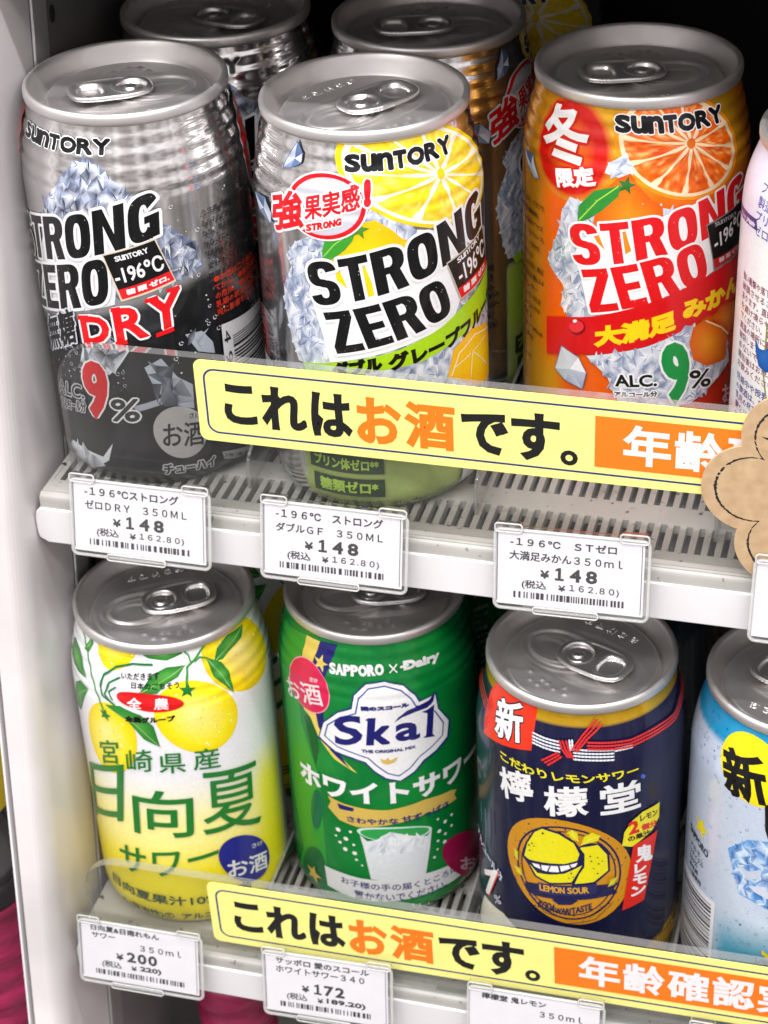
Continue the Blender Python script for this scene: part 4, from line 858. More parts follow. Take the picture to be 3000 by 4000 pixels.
 ('e','2a5ab0',(-12,100),(-6,100),(-12,106)),
 ('grad','2868b8','1850a0',[(-28.8,67.7),(-26.9,65.5),(-25.2,65.7),(-21.0,68.5),(-20.3,60.8),(-24.0,59.4),(-26.5,60.2),(-28.0,63.6)]),
 ('s','8a8a40',0.5,[(-24.2,73.8),(-24.3,66.2)]),
 ('s','8a8a40',0.5,[(-24.4,59.2),(-23.2,54.0),(-22.0,50.0)]),
 ('p','b8c0c8',[(-44,17),(-25,12),(-44,10)]),
],
}

# ------------------------------------------------------------------ beverage cans
RB, NS = 33.1, 192
DU = 2*math.pi*RB/NS
def profile(kind):
    base = [(0, 25.6), (.2, 26.6), (.9, 28.3), (2.0, 29.7), (4.0, 31.3), (6.2, 32.5), (8.6, 33.0), (11, 33.1)]
    neck = {'full': [(94, 33.1), (100, 33.05), (105, 32.7), (109, 31.9), (113, 30.6), (116, 29.4), (118, 28.75), (119.3, 28.6)],
            'std': [(94, 33.1), (98, 32.95), (103, 32.2), (109, 30.9), (114, 29.6), (117, 28.8), (119.3, 28.6)]}['full' if kind == 'full' else 'std']
    def nk(z):
        for a, b in zip(neck, neck[1:]):
            if z <= b[0]: t = (z-a[0])/(b[0]-a[0]); return a[1]+(b[1]-a[1])*t
        return neck[-1][1]
    out = list(base); z = 94.0; amp = {'rib': .17, 'soft': .13, 'none': 0, 'full': 0}[kind]
    while z <= 119.31:
        r = sum(nk(min(119.3, max(94, z+d)))*w for d, w in ((-1.5, .2), (-.7, .2), (0, .2), (.7, .2), (1.5, .2)))
        if amp and 97 < z < 117.5: r += amp*math.sin((z-100.2)*2*math.pi/4.6)*min(1, (z-97)/2)*min(1, (117.5-z)/1.5)
        out.append((z, r)); z += .55 if amp else 1.1
    return out
class CanMap:
    def __init__(s, kind):
        s.k = profile(kind); s.z = [p[0] for p in s.k]; s.sl = []
        n = len(s.k)
        for i in range(n):
            a, b = s.k[max(0, i-1)], s.k[min(n-1, i+1)]; s.sl.append((b[1]-a[1])/(b[0]-a[0]))
    def at(s, v):
        z = s.z
        if v <= z[0]: return s.k[0][1], s.sl[0]
        lo, hi = 0, len(z)-1
        if v >= z[hi]: return s.k[hi][1], s.sl[hi]
        while hi-lo > 1:
            m_ = (lo+hi)//2
            if z[m_] <= v: lo = m_
            else: hi = m_
        t = (v-z[lo])/(z[hi]-z[lo]); return s.k[lo][1]*(1-t)+s.k[hi][1]*t, s.sl[lo]*(1-t)+s.sl[hi]*t
    def pos(s, u, v, h):
        R, _ = s.at(v); R += h; q = u/DU; i = math.floor(q+1e-7); t = q-i
        a0, a1 = i*2*math.pi/NS, (i+1)*2*math.pi/NS
        x = math.sin(a0)*(1-t)+math.sin(a1)*t; y = -(math.cos(a0)*(1-t)+math.cos(a1)*t)
        return (R*x*S, R*y*S, v*S)
    def nor(s, u, v):
        _, d = s.at(v); a = u/RB; L = math.hypot(1, d); return (math.sin(a)/L, -math.cos(a)/L, -d/L)
def clamp01(x): return 0 if x < 0 else (1 if x > 1 else x)
def sm(a, b, x): x = clamp01((x-a)/(b-a)); return x*x*(3-2*x)
SIL = (.78, .765, .76, .97)
rb_ = random.Random(5); NG = [[rb_.random() for _ in range(64)] for _ in range(64)]
def vn(u, v):
    i, j = math.floor(u), math.floor(v); a, b = u-i, v-j; g = lambda p, q: NG[p % 64][q % 64]
    a, b = a*a*(3-2*a), b*b*(3-2*b)
    return (g(i, j)*(1-a)+g(i+1, j)*a)*(1-b)+(g(i, j+1)*(1-a)+g(i+1, j+1)*a)*b
def bgA(u, v):
    u = (u+104) % 208-104
    if -46 < u < 56:
        top = 54+(u+31)*.31 if u < 31 else 73-(u-31)*.9
        n = vn(u*.16, v*.12)*.6+vn(u*.5, v*.4)*.4
        q_ = .05*max(0, n-.5); d = (.010+q_, .010+q_, .012+q_*1.1, .15)
        return mixc(SIL, d, sm(top+5, top-4, v))
    return SIL
def bgB(u, v):
    u = (u+104) % 208-104; c = SIL
    if -40 < u < -22 and v < 78: c = (.50, .50, .52, .9)
    vt = 49 if u < 12 else 30
    if -16 < u < 62 and v < vt: c = mixc((.44, .55, .15, .2), (.42, .62, .06, .1), sm(18, 30, v))
    return c
def bgC(u, v):
    g = (.80, .40, .015, .45); o = (.90, .13, .004, .25); r = (.72, .035, .008, .3)
    c = mixc(o, g, sm(88, 104, v)); c = mixc(c, (.82, .34, .012, .45), sm(-20, -30, u)); c = mixc(c, r, sm(12, 26, u)*sm(45, 34, v)); c = mixc(c, (.84, .40, .015, .4), sm(-14, -22, u)*sm(44, 30, v))
    return mixc(c, (.75, .22, .01, .4), sm(38, 50, u)*sm(50, 80, v))
def bgD(u, v):
    c = mixc((.95, .80, .0, .0), (.95, .86, .30, .0), sm(24, 46, v)); c = mixc(c, (.86, .86, .88, .05), sm(46, 74, v))
    c = mixc(c, (.95, .84, .02, .0), sm(36, 44, u)*sm(74, 52, v)*.9)
    return mixc(c, (.62, .63, .63, .3), sm(50, 60, u))
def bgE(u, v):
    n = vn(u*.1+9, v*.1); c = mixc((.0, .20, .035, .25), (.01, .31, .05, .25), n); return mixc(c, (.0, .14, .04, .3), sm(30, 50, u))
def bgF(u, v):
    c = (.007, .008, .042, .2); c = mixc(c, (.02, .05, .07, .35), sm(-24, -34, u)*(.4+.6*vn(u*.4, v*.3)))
    if v > 114.3: c = (.62, .36, .012, .5)
    if v < 9+u*.25 and u > 8: c = (.55, .34, .02, .4)
    return c
def bgG(u, v):
    c = (.68, .78, .92, .3); c = mixc(c, (.02, .36, .66, .3), sm(107, 110, v)); c = mixc(c, (.06, .42, .62, .3), sm(48, 28, v)*sm(-24, -16, u)); return c
def bgH(u, v): return mixc((.84, .84, .83, .05), (.70, .69, .84, .15), sm(92, 104, v)*.6+sm(-28, -38, u)*.35)
def build_body(key, kind, bg, seed):
    cm = CanMap(kind); pt = Paint(); run_ops(pt, LABELS[key], seed)
    V, F, Cc, N = [], [], [], []
    rows = sorted(set(cm.z) | set([11+i*2.0 for i in range(42)]))
    for v in rows:
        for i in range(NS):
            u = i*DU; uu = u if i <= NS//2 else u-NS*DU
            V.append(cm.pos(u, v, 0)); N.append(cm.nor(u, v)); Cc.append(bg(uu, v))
    for r_ in range(len(rows)-1):
        for i in range(NS):
            j = (i+1) % NS; F.append((r_*NS+i, r_*NS+j, (r_+1)*NS+j, (r_+1)*NS+i))
    F.append(tuple(range(NS-1, -1, -1)))
    zc = cm.z
    for vs, h in pt.P:
        us = [p[0] for p in vs]; v_ = [p[1] for p in vs]; pieces = [vs]
        a, b = math.floor(min(us)/DU+1e-6)+1, math.ceil(max(us)/DU-1e-6)
        if b > a-1+0 and a <= b-0: pieces = slice_poly(vs, 0, [i*DU for i in range(a, b)])
        lo, hi = min(v_), max(v_)
        if lo < 1.0 or hi > 119: 
            if hi < 1.0: continue
        cuts = [z for z in zc if lo < z < hi]
        if cuts:
            pieces = [q for p_ in pieces for q in slice_poly(p_, 1, cuts)]
        for p_ in pieces:
            if sum(q[1] for q in p_)/len(p_) < 1.0 or sum(q[1] for q in p_)/len(p_) > 118.9: continue
            uc = sum(q[0] for q in p_)/len(p_); ci = math.floor(uc/DU); b0 = len(V)
            for q in p_:
                u = min(max(q[0], ci*DU), (ci+1)*DU-1e-6); R, _ = cm.at(q[1]); R += .015+h; t = u/DU-ci
                a0, a1 = ci*2*math.pi/NS, (ci+1)*2*math.pi/NS
                V.append((R*(math.sin(a0)*(1-t)+math.sin(a1)*t)*S, -R*(math.cos(a0)*(1-t)+math.cos(a1)*t)*S, q[1]*S))
                N.append(cm.nor(q[0], q[1])); Cc.append(q[2:6])
            F.append(tuple(range(b0, b0+len(p_))))
    me = bpy.data.meshes.new('can_body'); me.from_pydata(V, [], F); me.polygons.foreach_set('use_smooth', [True]*len(F)); me.update()
    at = me.color_attributes.new('Col', 'FLOAT_COLOR', 'POINT'); at.data.foreach_set('color', [c for q in Cc for c in q])
    me.normals_split_custom_set_from_vertices(N); me.materials.append(INK)
    return me

def lid_mesh():
    V, F = [], []
    prof = [(28.45, 118.3), (29.0, 118.5), (29.5, 119.0), (29.64, 119.6), (29.64, 121.0), (29.45, 121.7), (29.0, 122.1), (28.5, 122.2), (28.0, 122.0), (27.7, 121.5), (27.3, 120.2), (26.9, 118.8), (26.3, 116.9), (25.7, 115.4), (25.3, 114.9), (24.9, 114.8), (24.5, 115.0), (24.2, 115.6), (23.95, 116.4), (23.6, 116.9), (23.1, 117.1)]
    def g(d, w): return math.exp(-(d/w)**2)
    def el(x, y, cx, cy, a, b):
        q = math.hypot((x-cx)/a, (y-cy)/b); return (q-1)*min(a, b)
    dots = [(x*1.0-4, 15.0+y) for x, y in ((0, 0), (-1.6, 2.6), (2.6, 2.4), (5.6, 1.2), (7.8, 3.4), (7.8, .6), (11, 2.6), (13.2, -.8))]
    def hh(x, y):
        z = -.45*clamp01(.5-el(x, y, 0, 0, 21.0, 11.8)/1.6)
        z += .42*g(el(x, y, 7.8, 0, 12.6, 9.6), .55)
        z += -.5*g(el(x, y, 8.6, 0, 10.8, 7.9), .5)
        z += .38*g(el(x, y, 9.6, 0, 8.6, 6.0), .5)
        z += -.45*clamp01(.5-el(x, y, 11.0, 0, 5.6, 3.6)/1.0)
        z += -.5*clamp01(.5-el(x, y, -13.0, 0, 5.0, 6.5)/2.0)
        for a, b in dots:
            d = math.hypot(x-a, y-b)
            if d < 1.6: z += .55*g(d, .6)
        return z
    n = 192
    rad = [23.1-i*.42 for i in range(1, 54)]
    for r_, z in prof:
        for i in range(n):
            a = 2*math.pi*i/n; V.append((r_*math.cos(a), r_*math.sin(a), z))
    for r_ in rad:
        for i in range(n):
            a = 2*math.pi*i/n; x, y = r_*math.cos(a), r_*math.sin(a); V.append((x, y, 117.1+hh(x, y)))
    m_ = len(prof)+len(rad)
    for k_ in range(m_-1):
        for i in range(n):
            j = (i+1) % n; F.append((k_*n+i, k_*n+j, (k_+1)*n+j, (k_+1)*n+i))
    c = len(V); V.append((0, 0, 117.1+hh(0, 0)))
    for i in range(n): F.append(((m_-1)*n+i, (m_-1)*n+(i+1) % n, c))
    # embossed wording on the panel
    g_ = glyph('お さ け で す', 3); bb = g_[3]; w, h_ = 19.0, 2.9; y0 = -18.6; x0 = -9.5
    mp = lambda p: (x0+(p[0]-bb[0])/(bb[1]-bb[0])*w, y0+(p[1]-bb[2])/(bb[3]-bb[2])*h_)
    b0 = len(V); vs = [mp(p) for p in g_[0]]
    for x, y in vs: V.append((x, y, 117.1+hh(x, y)+.22))
    for f in g_[1]: F.append(tuple(b0+i for i in f))
    for a, b in g_[2]:
        q = len(V); A, B = vs[a], vs[b]; dx, dy = B[0]-A[0], B[1]-A[1]; L = math.hypot(dx, dy) or 1; nx_, ny_ = dy/L*.22, -dx/L*.22
        V += [(A[0], A[1], 117.32+hh(*A)), (B[0], B[1], 117.32+hh(*B)), (B[0]+nx_, B[1]+ny_, 117.05+hh(*B)), (A[0]+nx_, A[1]+ny_, 117.05+hh(*A))]; F.append((q+3, q+2, q+1, q))
    return mesh(V, F, True)
def tab_mesh():
    """pull tab as a fine relief: curled rim, finger opening, rivet island; closed underneath"""
    def se(x, y, cx, cy, a, b_, p):
        q = (abs((x-cx)/a)**p+abs((y-cy)/b_)**p)**(1/p); return (1-q)*min(a, b_)          # depth inside the outline
    def H(x, y):
        hw = 7.7*(1-.13*clamp01((x+1)/9)); t = se(x, y, -4.6, 0, 12.4, hw, 3.0)
        if t < 0: return None
        f_ = -se(x, y, -10.7, 0, 3.9, 4.6, 3.0); r_ = math.hypot(x-1.2, y)
        z = .25
        if t < 1.5: z = max(z*sm(.9, 1.5, t), math.sqrt(max(0, .75**2-(t-.75)**2))*1.05-.02)
        if f_ < 0: z = -1.15*sm(0, -.7, f_)+.2*(1-sm(0, -.7, f_))
        elif f_ < 1.1: z = max(z, .2+.35*math.sin(math.pi*f_/1.1))
        if r_ < 5.0:
            z = z*sm(4.4, 5.0, r_)-(1.05)*(1-sm(4.4, 5.0, r_)) if not (x < -1.2 and abs(y) < 2.6) else z*sm(4.4, 5.0, r_)-.35*(1-sm(4.4, 5.0, r_))
            if r_ < 3.9: z = max(z, -.45*sm(3.9, 3.5, r_)-1.05*(1-sm(3.9, 3.5, r_)))
            if r_ < 2.2: z = max(z, -.45+.75*sm(2.2, 1.7, r_)); z -= .18*(1-sm(.7, 1.2, r_))
        elif r_ < 5.9 and t > 1.2: z = max(z, .25+.3*math.sin(math.pi*(r_-5.0)/.9))
        return z
    st = .2; V, F, ix = [], [], {}
    nx_, ny_ = 130, 84
    for i in range(nx_):
        for j in range(ny_):
            x, y = -17.4+i*st, -8.3+j*st; h_ = H(x, y)
            if h_ is not None: ix[(i, j)] = len(V); V.append((x, y, h_))
    top = []
    for i in range(nx_-1):
        for j in range(ny_-1):
            q = [(i, j), (i+1, j), (i+1, j+1), (i, j+1)]
            k_ = [ix[c] for c in q if c in ix]
            if len(k_) >= 3: top.append(tuple(k_))
    F += top; ed = {}
    for f in top:
        for a, c in zip(f, f[1:]+f[:1]): ed[(a, c)] = 1
    low = {}
    def lo(a):
        if a not in low: low[a] = len(V); V.append((V[a][0], V[a][1], -.55))
        return low[a]
    for (a, c) in list(ed):
        if (c, a) not in ed: F.append((c, a, lo(a), lo(c)))
    me = mesh([(v[0], v[1], v[2]) for v in V], F, True)
    me.transform(Matrix.Translation((0, 0, 0.1186)) @ Matrix.Rotation(math.radians(1.5), 4, 'Y'))
    return me
LID, TAB = lid_mesh(), tab_mesh()
LID.materials.append(LIDM); TAB.materials.append(TABM)
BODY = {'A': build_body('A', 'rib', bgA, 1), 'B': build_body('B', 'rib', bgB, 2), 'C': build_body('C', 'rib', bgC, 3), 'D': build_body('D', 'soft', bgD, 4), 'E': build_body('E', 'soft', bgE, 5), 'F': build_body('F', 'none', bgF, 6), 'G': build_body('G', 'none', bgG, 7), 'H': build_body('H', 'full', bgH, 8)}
H2 = -167.78
def can(key, x, y, z, open_deg, label, group=None, rot=0.0, tilt=None):
    o = empty('drink_can', (x, y, z)); tag(o, label, 'drink can', group)
    b = link('can_body', BODY[key], o); b.rotation_euler = (0, 0, rot)
    l = link('can_lid', LID, o); l.rotation_euler = (0, 0, math.radians(open_deg)); t = link('pull_tab', TAB, l)
    return o
GR = 'cans standing in the lanes of the chilled shelf'
can('A', -71.32, 39.19, 0, 31.6, 'silver can with an ice peak, red DRY wording and black lower half', GR)
can('B', 0, 39.77, 0, -126.7, 'silver can with yellow lemon slice, black STRONG ZERO wording and green band, standing in front', GR)
can('C', 71.4, 74.92, 0, 21.3, 'orange can with a cut orange, white 冬 character and red STRONG ZERO wording', GR)
can('H', 139.5, 38, 0, 10, 'white can with small violet print and a blue wave shape beside the orange can', GR)
can('A', -65, 99.5, 0, 163, 'silver can with black lettering standing directly behind the front left DRY can', GR, rot=12/RB)
can('B', 3, 101.5, 0, 20, 'silver can showing a red 強 character and green base behind the lemon slice can', GR, rot=48.6/RB)
can('B', 11, 170, 0, 60, 'third can of the middle lane, yellow citrus print in the dark at the back', GR, rot=-14/RB)
can('D', -69.87, 16.94, H2, -148.8, 'white and yellow can with painted yellow citrus fruit and green leaves, in front', GR)
can('E', -3.96, 35.98, H2, -163.1, 'green can with a white cloud shaped emblem and a drinking glass, in front', GR)
can('F', 67.95, 16.96, H2, 156.8, 'navy blue can with red and white cord and two lemons in a gold ring', GR)
can('G', 136.0, 19.0, H2, -20, 'pale blue can with bubbles, an ice cube and a yellow disc at the edge', GR)
can('D', -68, 83.5, H2, -100, 'shadowed can standing directly behind the white and yellow citrus can', GR, rot=1.2)
can('E', -1, 102.5, H2, 40, 'shadowed can standing directly behind the front green can', GR, rot=1.9)
can('F', 69, 83.5, H2, 40, 'shadowed can standing directly behind the front navy blue can', GR, rot=2.2)

# ------------------------------------------------------------------ shelves
WHITE = simple('white_coated_metal', (.77, .755, .765), .38, 25, .05, .04)
def dirty_plastic():
    m, t, b = new_mat('scuffed_shelf_plastic')
    n, r = noise_rgb(t, 40, 10, [(0.30, (.26, .25, .22, 1)), (0.42, (.43, .42, .40, 1)), (0.7, (.53, .52, .50, 1))])
    n2, r2 = noise_rgb(t, 9, 4, [(0.35, (.80, .79, .74, 1)), (0.65, (1, 1, 1, 1))])
    v = t.nodes.new('ShaderNodeTexNoise'); v.inputs['Scale'].default_value = 330; v.inputs['Detail'].default_value = 2; tc_ = t.nodes.new('ShaderNodeTexCoord'); t.links.new(tc_.outputs['Object'], v.inputs['Vector'])
    r3 = t.nodes.new('ShaderNodeValToRGB'); r3.color_ramp.elements[0].position = .27; r3.color_ramp.elements[0].color = (.12, .10, .07, 1); r3.color_ramp.elements[1].position = .34; r3.color_ramp.elements[1].color = (1, 1, 1, 1); t.links.new(v.outputs['Fac'], r3.inputs[0])
    a = t.nodes.new('ShaderNodeMixRGB'); a.blend_type = 'MULTIPLY'; a.inputs[0].default_value = 1; b_ = t.nodes.new('ShaderNodeMixRGB'); b_.blend_type = 'MULTIPLY'; b_.inputs[0].default_value = 1
    t.links.new(r.outputs[0], a.inputs[1]); t.links.new(r2.outputs[0], a.inputs[2]); t.links.new(a.outputs[0], b_.inputs[1]); t.links.new(r3.outputs[0], b_.inputs[2]); t.links.new(b_.outputs[0], b.inputs['Base Color']); P(b, Roughness=.5)
    bump(t, b, n.outputs['Fac'], .15, .0005); return m
DECK = dirty_plastic()
PAN = simple('shelf_pan', (.24, .23, .22), .6, 40, .3, .1)
def shelf(y, z, x0, x1, label, back=235, first=8.0):
    o = empty('shelf', (0, y, z)); tag(o, label, 'shelf', 'white slotted shelves of the chilled case')
    m_ = MB(); m_.box(x0, x1, 1.5, first, -3.0, -.02)
    yy = first
    while yy < back-14:
        xx = x0+1.2
        while xx < x1-2: m_.box(xx, xx+1.9, yy+.0, yy+13.5, -3.0, -.02); xx += 3.8
        m_.box(x0, x1, yy+13.5, yy+23, -3.0, -.03); yy += 23
    m_.build('slotted_deck', DECK, o)
    l = MB(); l.prism([(1.5, -.03), (-.2, -1.0), (-.6, -2.2), (-.7, -5.2), (3.5, -5.2), (3.5, -3.01), (1.5, -3.01)], x0-.6, x1, lambda a, b, w: (w, a, b)); l.build('front_lip', DECK, o, bevel=.35)
    r_ = MB(); n = 10; pts = [(x1, -5.0), (x1, -17.8)]+[(x0-1.2+2.0, -17.8), (x0-2.2, -16.2), (x0-2.6, -13.8), (x0-2.6, -9.0), (x0-2.0, -6.4), (x0-.4, -5.0)]
    r_.prism(pts, -1.4, 1.6, lambda a, b, w: (a, w, b)); r_.build('label_rail', WHITE, o, bevel=.5)
    p_ = MB(); p_.box(x0+.5, x1, 1.7, back, -10.5, -9.5); p_.build('drip_pan', PAN, o)
    p_ = MB(); p_.box(x0+.5, x1, 1.7, back, -11.6, -10.6); p_.build('underside', WHITE, o)
    for q in (1,):
        w = MB(); w.box(x0-.2, x0+1.0, 1.8, back, -9.4, -.1); w.build('side_rim', DECK, o)
    return o
shelf(0, 0, -99, 215, 'white slotted plastic shelf holding the silver and orange cans')
shelf(-22.99, H2, -99, 215, 'white slotted plastic shelf holding the yellow, green and navy cans', first=36.0)
shelf(22.99, 178, -99, 215, 'white slotted shelf above the silver cans, over the top of the picture')
shelf(-46, 2*H2, -99, 215, 'white slotted shelf under the lower price tags, out of the picture')

# ------------------------------------------------------------------ clear guards, dividers
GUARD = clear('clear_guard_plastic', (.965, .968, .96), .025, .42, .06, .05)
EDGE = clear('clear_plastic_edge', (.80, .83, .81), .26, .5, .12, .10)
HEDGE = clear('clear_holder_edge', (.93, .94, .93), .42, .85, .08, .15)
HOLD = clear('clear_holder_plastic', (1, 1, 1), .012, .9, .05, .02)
def guard(y, z, xl, top, label, rot=0.0):
    o = empty('shelf_guard', (0, y, z)); tag(o, label, 'shelf guard', 'clear guards along the shelf fronts'); o.rotation_euler = (0, rot, 0)
    R = 13; pts = [(215, -.5), (215, top)]+[(xl+R-R*math.sin(a), top-R+R*math.cos(a)) for a in [math.pi/2*i/10 for i in range(11)]]+[(xl, -.5)]
    m_ = MB(); m_.prism(pts, .35, 3.6, lambda a, b, w: (a, w, b))
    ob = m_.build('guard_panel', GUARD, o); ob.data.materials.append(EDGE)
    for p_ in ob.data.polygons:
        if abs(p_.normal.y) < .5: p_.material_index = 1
    return o
guard(0, 0, -87.5, 53.6, 'clear plastic guard in front of the silver cans on the upper shelf')
guard(-22.99, H2, -94.5, 35.9, 'clear plastic guard in front of the yellow and green cans on the lower shelf', math.radians(-1.0))
def divider(x, y, z, label, lean=0):
    pts = [(15, 0), (14.3, 4), (14.6, 8), (16.2, 11), (19.5, 12.8), (30, 13.6), (70, 15), (230, 15), (230, 0)]
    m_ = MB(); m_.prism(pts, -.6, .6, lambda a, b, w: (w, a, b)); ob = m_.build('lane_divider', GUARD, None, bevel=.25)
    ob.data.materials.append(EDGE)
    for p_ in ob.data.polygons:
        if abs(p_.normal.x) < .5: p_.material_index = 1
    ob.location = Vector((x, y, z))*S; tag(ob, label, 'shelf divider', 'clear dividers between the lanes')
for x, nm in ((-35.65, 'between the DRY can and the lemon slice can'), (35.65, 'between the lemon slice can and the orange can'), (107, 'between the orange can and the white can')): divider(x, 0, 0, 'clear plastic lane divider '+nm)
for x, nm in ((-36.2, 'between the yellow citrus can and the green can'), (32.5, 'between the green can and the navy can'), (103, 'between the navy can and the pale blue can')): divider(x, -22.99, H2, 'clear plastic lane divider '+nm)

# ------------------------------------------------------------------ flat prints (signs and price cards)
def flat_print(name, pt, parent, thick, outline, back_col, y=0.0, warp=None):
    """a card of real thickness whose front (-Y) face carries the print"""
    V, F, Cc = [], [], []
    n = len(outline)
    for yy in (0, thick):
        for p in outline: V.append((p[0], yy, p[1])); Cc.append(back_col)
    for t in tessellate_polygon([[Vector((p[0], p[1], 0)) for p in outline]]):
        a, b, c = t; A, B, C_ = outline[a], outline[b], outline[c]
        if (B[0]-A[0])*(C_[1]-A[1])-(B[1]-A[1])*(C_[0]-A[0]) < 0: a, c = c, a
        F.append((a, b, c)); F.append((n+c, n+b, n+a))
    for i in range(n): j = (i+1) % n; F.append((j, i, n+i, n+j))
    for vs, h in pt.P:
        b0 = len(V)
        for q in vs: V.append((q[0], -.02-h, q[1])); Cc.append(q[2:6])
        F.append(tuple(range(b0, b0+len(vs))))
    if warp: V = [warp(*v) for v in V]
    me = mesh([(v[0], v[1]+y, v[2]) for v in V], F); at = me.color_attributes.new('Col', 'FLOAT_COLOR', 'POINT'); at.data.foreach_set('color', [c for q in Cc for c in q])
    return link(name, me, parent, [SIGN])
def rrect(x0, x1, z0, z1, r, n=6):
    o = []
    for cx, cz, a0 in ((x1-r, z1-r, 0), (x0+r, z1-r, 90), (x0+r, z0+r, 180), (x1-r, z0+r, 270)):
        for i in range(n+1): a = math.radians(a0+90*i/n); o.append((cx+r*math.cos(a), cz+r*math.sin(a)))
    return o
YEL, NAVY, ORG, BLK = (.90, .86, .26, 0), lin('26327a'), (.92, .20, .012, 0), (.012, .012, .012, 0)
def age_sign(x, y, z, rot, label, k=1.0):
    o = empty('warning_sign', (x, y, z)); o.rotation_euler = (0, rot, 0); tag(o, label, 'sign', 'yellow age check strips on the guards')
    pt = Paint(); L = 236; r = rrect(2.9, L-3, 3.0, 24.2, 3.2); pt.stroke(r, .62, NAVY, True)
    x_ = [('こ', 8.3, 18.3, 6.6, 20.0, BLK), ('れ', 19.8, 33.4, 6.0, 20.6, BLK), ('は', 34.8, 47.0, 5.6, 20.4, BLK), ('お', 48.4, 61.6, 5.0, 20.4, ORG), ('酒', 62.8, 77.4, 5.2, 20.4, ORG), ('で', 79.2, 92.6, 5.6, 19.2, BLK), ('す', 93.6, 107.4, 5.2, 20.8, BLK), ('。', 107.6, 112.6, 4.8, 9.8, BLK)]
    for c, a, b, lo, hi, col in x_: pt.text(c, (a, lo), (b, lo), (a, hi), col, .62 if c != '。' else .35, rnd=False)
    pt.poly([(117.3, 5.4), (L-6, 5.4), (L-6, 22.0), (117.3, 22.0)], ORG)
    for i, c in enumerate('年齢確認実施中'): pt.text(c, (125.3+14.15*i, 7.2), (138.5+14.15*i, 7.2), (125.3+14.15*i, 20.2), (.85, .83, .84, 0), .40)
    flat_print('sign_card', pt, o, .35, rrect(0, L, 0, 27.1, 2.4), YEL)
age_sign(-43.6, -.05, 26.3, 0, 'yellow strip sign これはお酒です。 on the upper guard in front of the silver cans')
age_sign(-49.2, -23.04, H2+7.2, math.radians(-1.05), 'yellow strip sign これはお酒です。 on the lower guard in front of the green can')

def price_tag(x, y, z, rows, price, tax, label, skew=0.0, blank=False, seed=1, w=45.2, narrow=False):
    o = empty('price_tag', (x, y, z)); o.rotation_euler = (math.radians(-13), skew, 0); tag(o, label, 'price tag', 'price tags clipped on the shelf rails')
    rn = random.Random(seed); Wp = (.89, .87, .91, 0); pt = Paint(); K_ = (.02, .02, .025, 0)
    if not blank and price == '':
        for t_, x0, zb, hh, wmax in rows:
            g = glyph(t_, 2)[3]; pt.text(t_, (x0, zb), (x0+min(wmax, (g[1]-g[0])/(g[3]-g[2])*hh*1.15), zb), (x0, zb+hh), K_, .07, res=2)
    elif not blank:
        for t_, x0, zb, hh, wmax in rows: 
            g = glyph(t_, 2)[3]; ww = min(wmax, (g[1]-g[0])/(g[3]-g[2])*hh*1.15); pt.text(t_, (x0, zb), (x0+ww, zb), (x0, zb+hh), K_, .07, res=2)
        x0 = 13.6
        pt.text('¥', (x0, -16.0), (x0+2.6, -16.0), (x0, -13.4), K_, .15)
        adv = 4.7 if not narrow else 3.9
        for i, c in enumerate(price):
            xa = x0+3.9+adv*i
            if c == '1': pt.poly([(xa+.4, -16.2), (xa+3.0, -16.2), (xa+3.0, -15.5), (xa+2.15, -15.5), (xa+2.15, -12.2), (xa+1.5, -12.2), (xa+.5, -12.75), (xa+.5, -13.4), (xa+1.25, -13.1), (xa+1.25, -15.5), (xa+.4, -15.5)], K_)
            else: pt.text(c, (xa, -16.2), (xa+3.3, -16.2), (xa, -12.2), K_, .22)
        pt.text('(税込', (8.2, -19.9), (15.4, -19.9), (8.2, -16.9), K_, .06)
        pt.text(' ¥', (19.0, -19.5), (21.0, -19.5), (19.0, -17.6), K_, .08); tw = 14.4 if not narrow else len(tax)*1.95; pt.text(tax, (22.2, -19.6), (22.2+tw, -19.6), (22.2, -17.1), K_, .05 if not narrow else .15)
        xx = 5.8
        while xx < 38:
            ww = rn.choice((.36, .36, .6, .95)); pt.conv([(xx, -22.7), (xx+ww, -22.7), (xx+ww, -20.7), (xx, -20.7)], K_); xx += ww+rn.choice((.35, .5, .9))
        pt.nxt(); pt.stroke([(.9, -2.6), (.9, -24)], .16, K_); pt.stroke([(w-2.3, -3), (w-2.3, -24.2)], .16, K_)
    flat_print('paper_card', pt, o, .15, [(.6, -25.0), (w-1.6, -25.0), (w-1.6, -2.0-.3*rn.random()), (w*.5, -1.3), (.6, -2.0)], Wp, y=-.2, warp=lambda a, b, c: (a, b-.5*math.sin(a/w*3.14)*max(0, (c+14)/14)**2, c))
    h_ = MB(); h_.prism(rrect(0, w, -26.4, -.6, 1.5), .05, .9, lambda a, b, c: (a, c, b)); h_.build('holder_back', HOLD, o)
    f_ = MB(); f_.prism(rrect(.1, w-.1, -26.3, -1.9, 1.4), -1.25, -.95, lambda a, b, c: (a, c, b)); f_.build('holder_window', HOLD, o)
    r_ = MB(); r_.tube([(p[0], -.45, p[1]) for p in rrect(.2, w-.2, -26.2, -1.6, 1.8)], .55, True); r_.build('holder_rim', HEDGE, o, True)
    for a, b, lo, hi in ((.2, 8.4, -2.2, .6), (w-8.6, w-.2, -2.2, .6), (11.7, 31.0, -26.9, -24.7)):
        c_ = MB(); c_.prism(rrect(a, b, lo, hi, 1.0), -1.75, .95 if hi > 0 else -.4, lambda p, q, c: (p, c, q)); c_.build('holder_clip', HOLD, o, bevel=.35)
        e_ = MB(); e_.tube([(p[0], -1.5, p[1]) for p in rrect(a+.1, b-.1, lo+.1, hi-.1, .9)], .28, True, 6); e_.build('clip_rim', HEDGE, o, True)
    return o
R1 = lambda a, b: [(a[0], a[1], -7.0, 2.8, a[2]), (b[0], b[1], -11.2, 2.8, b[2])]
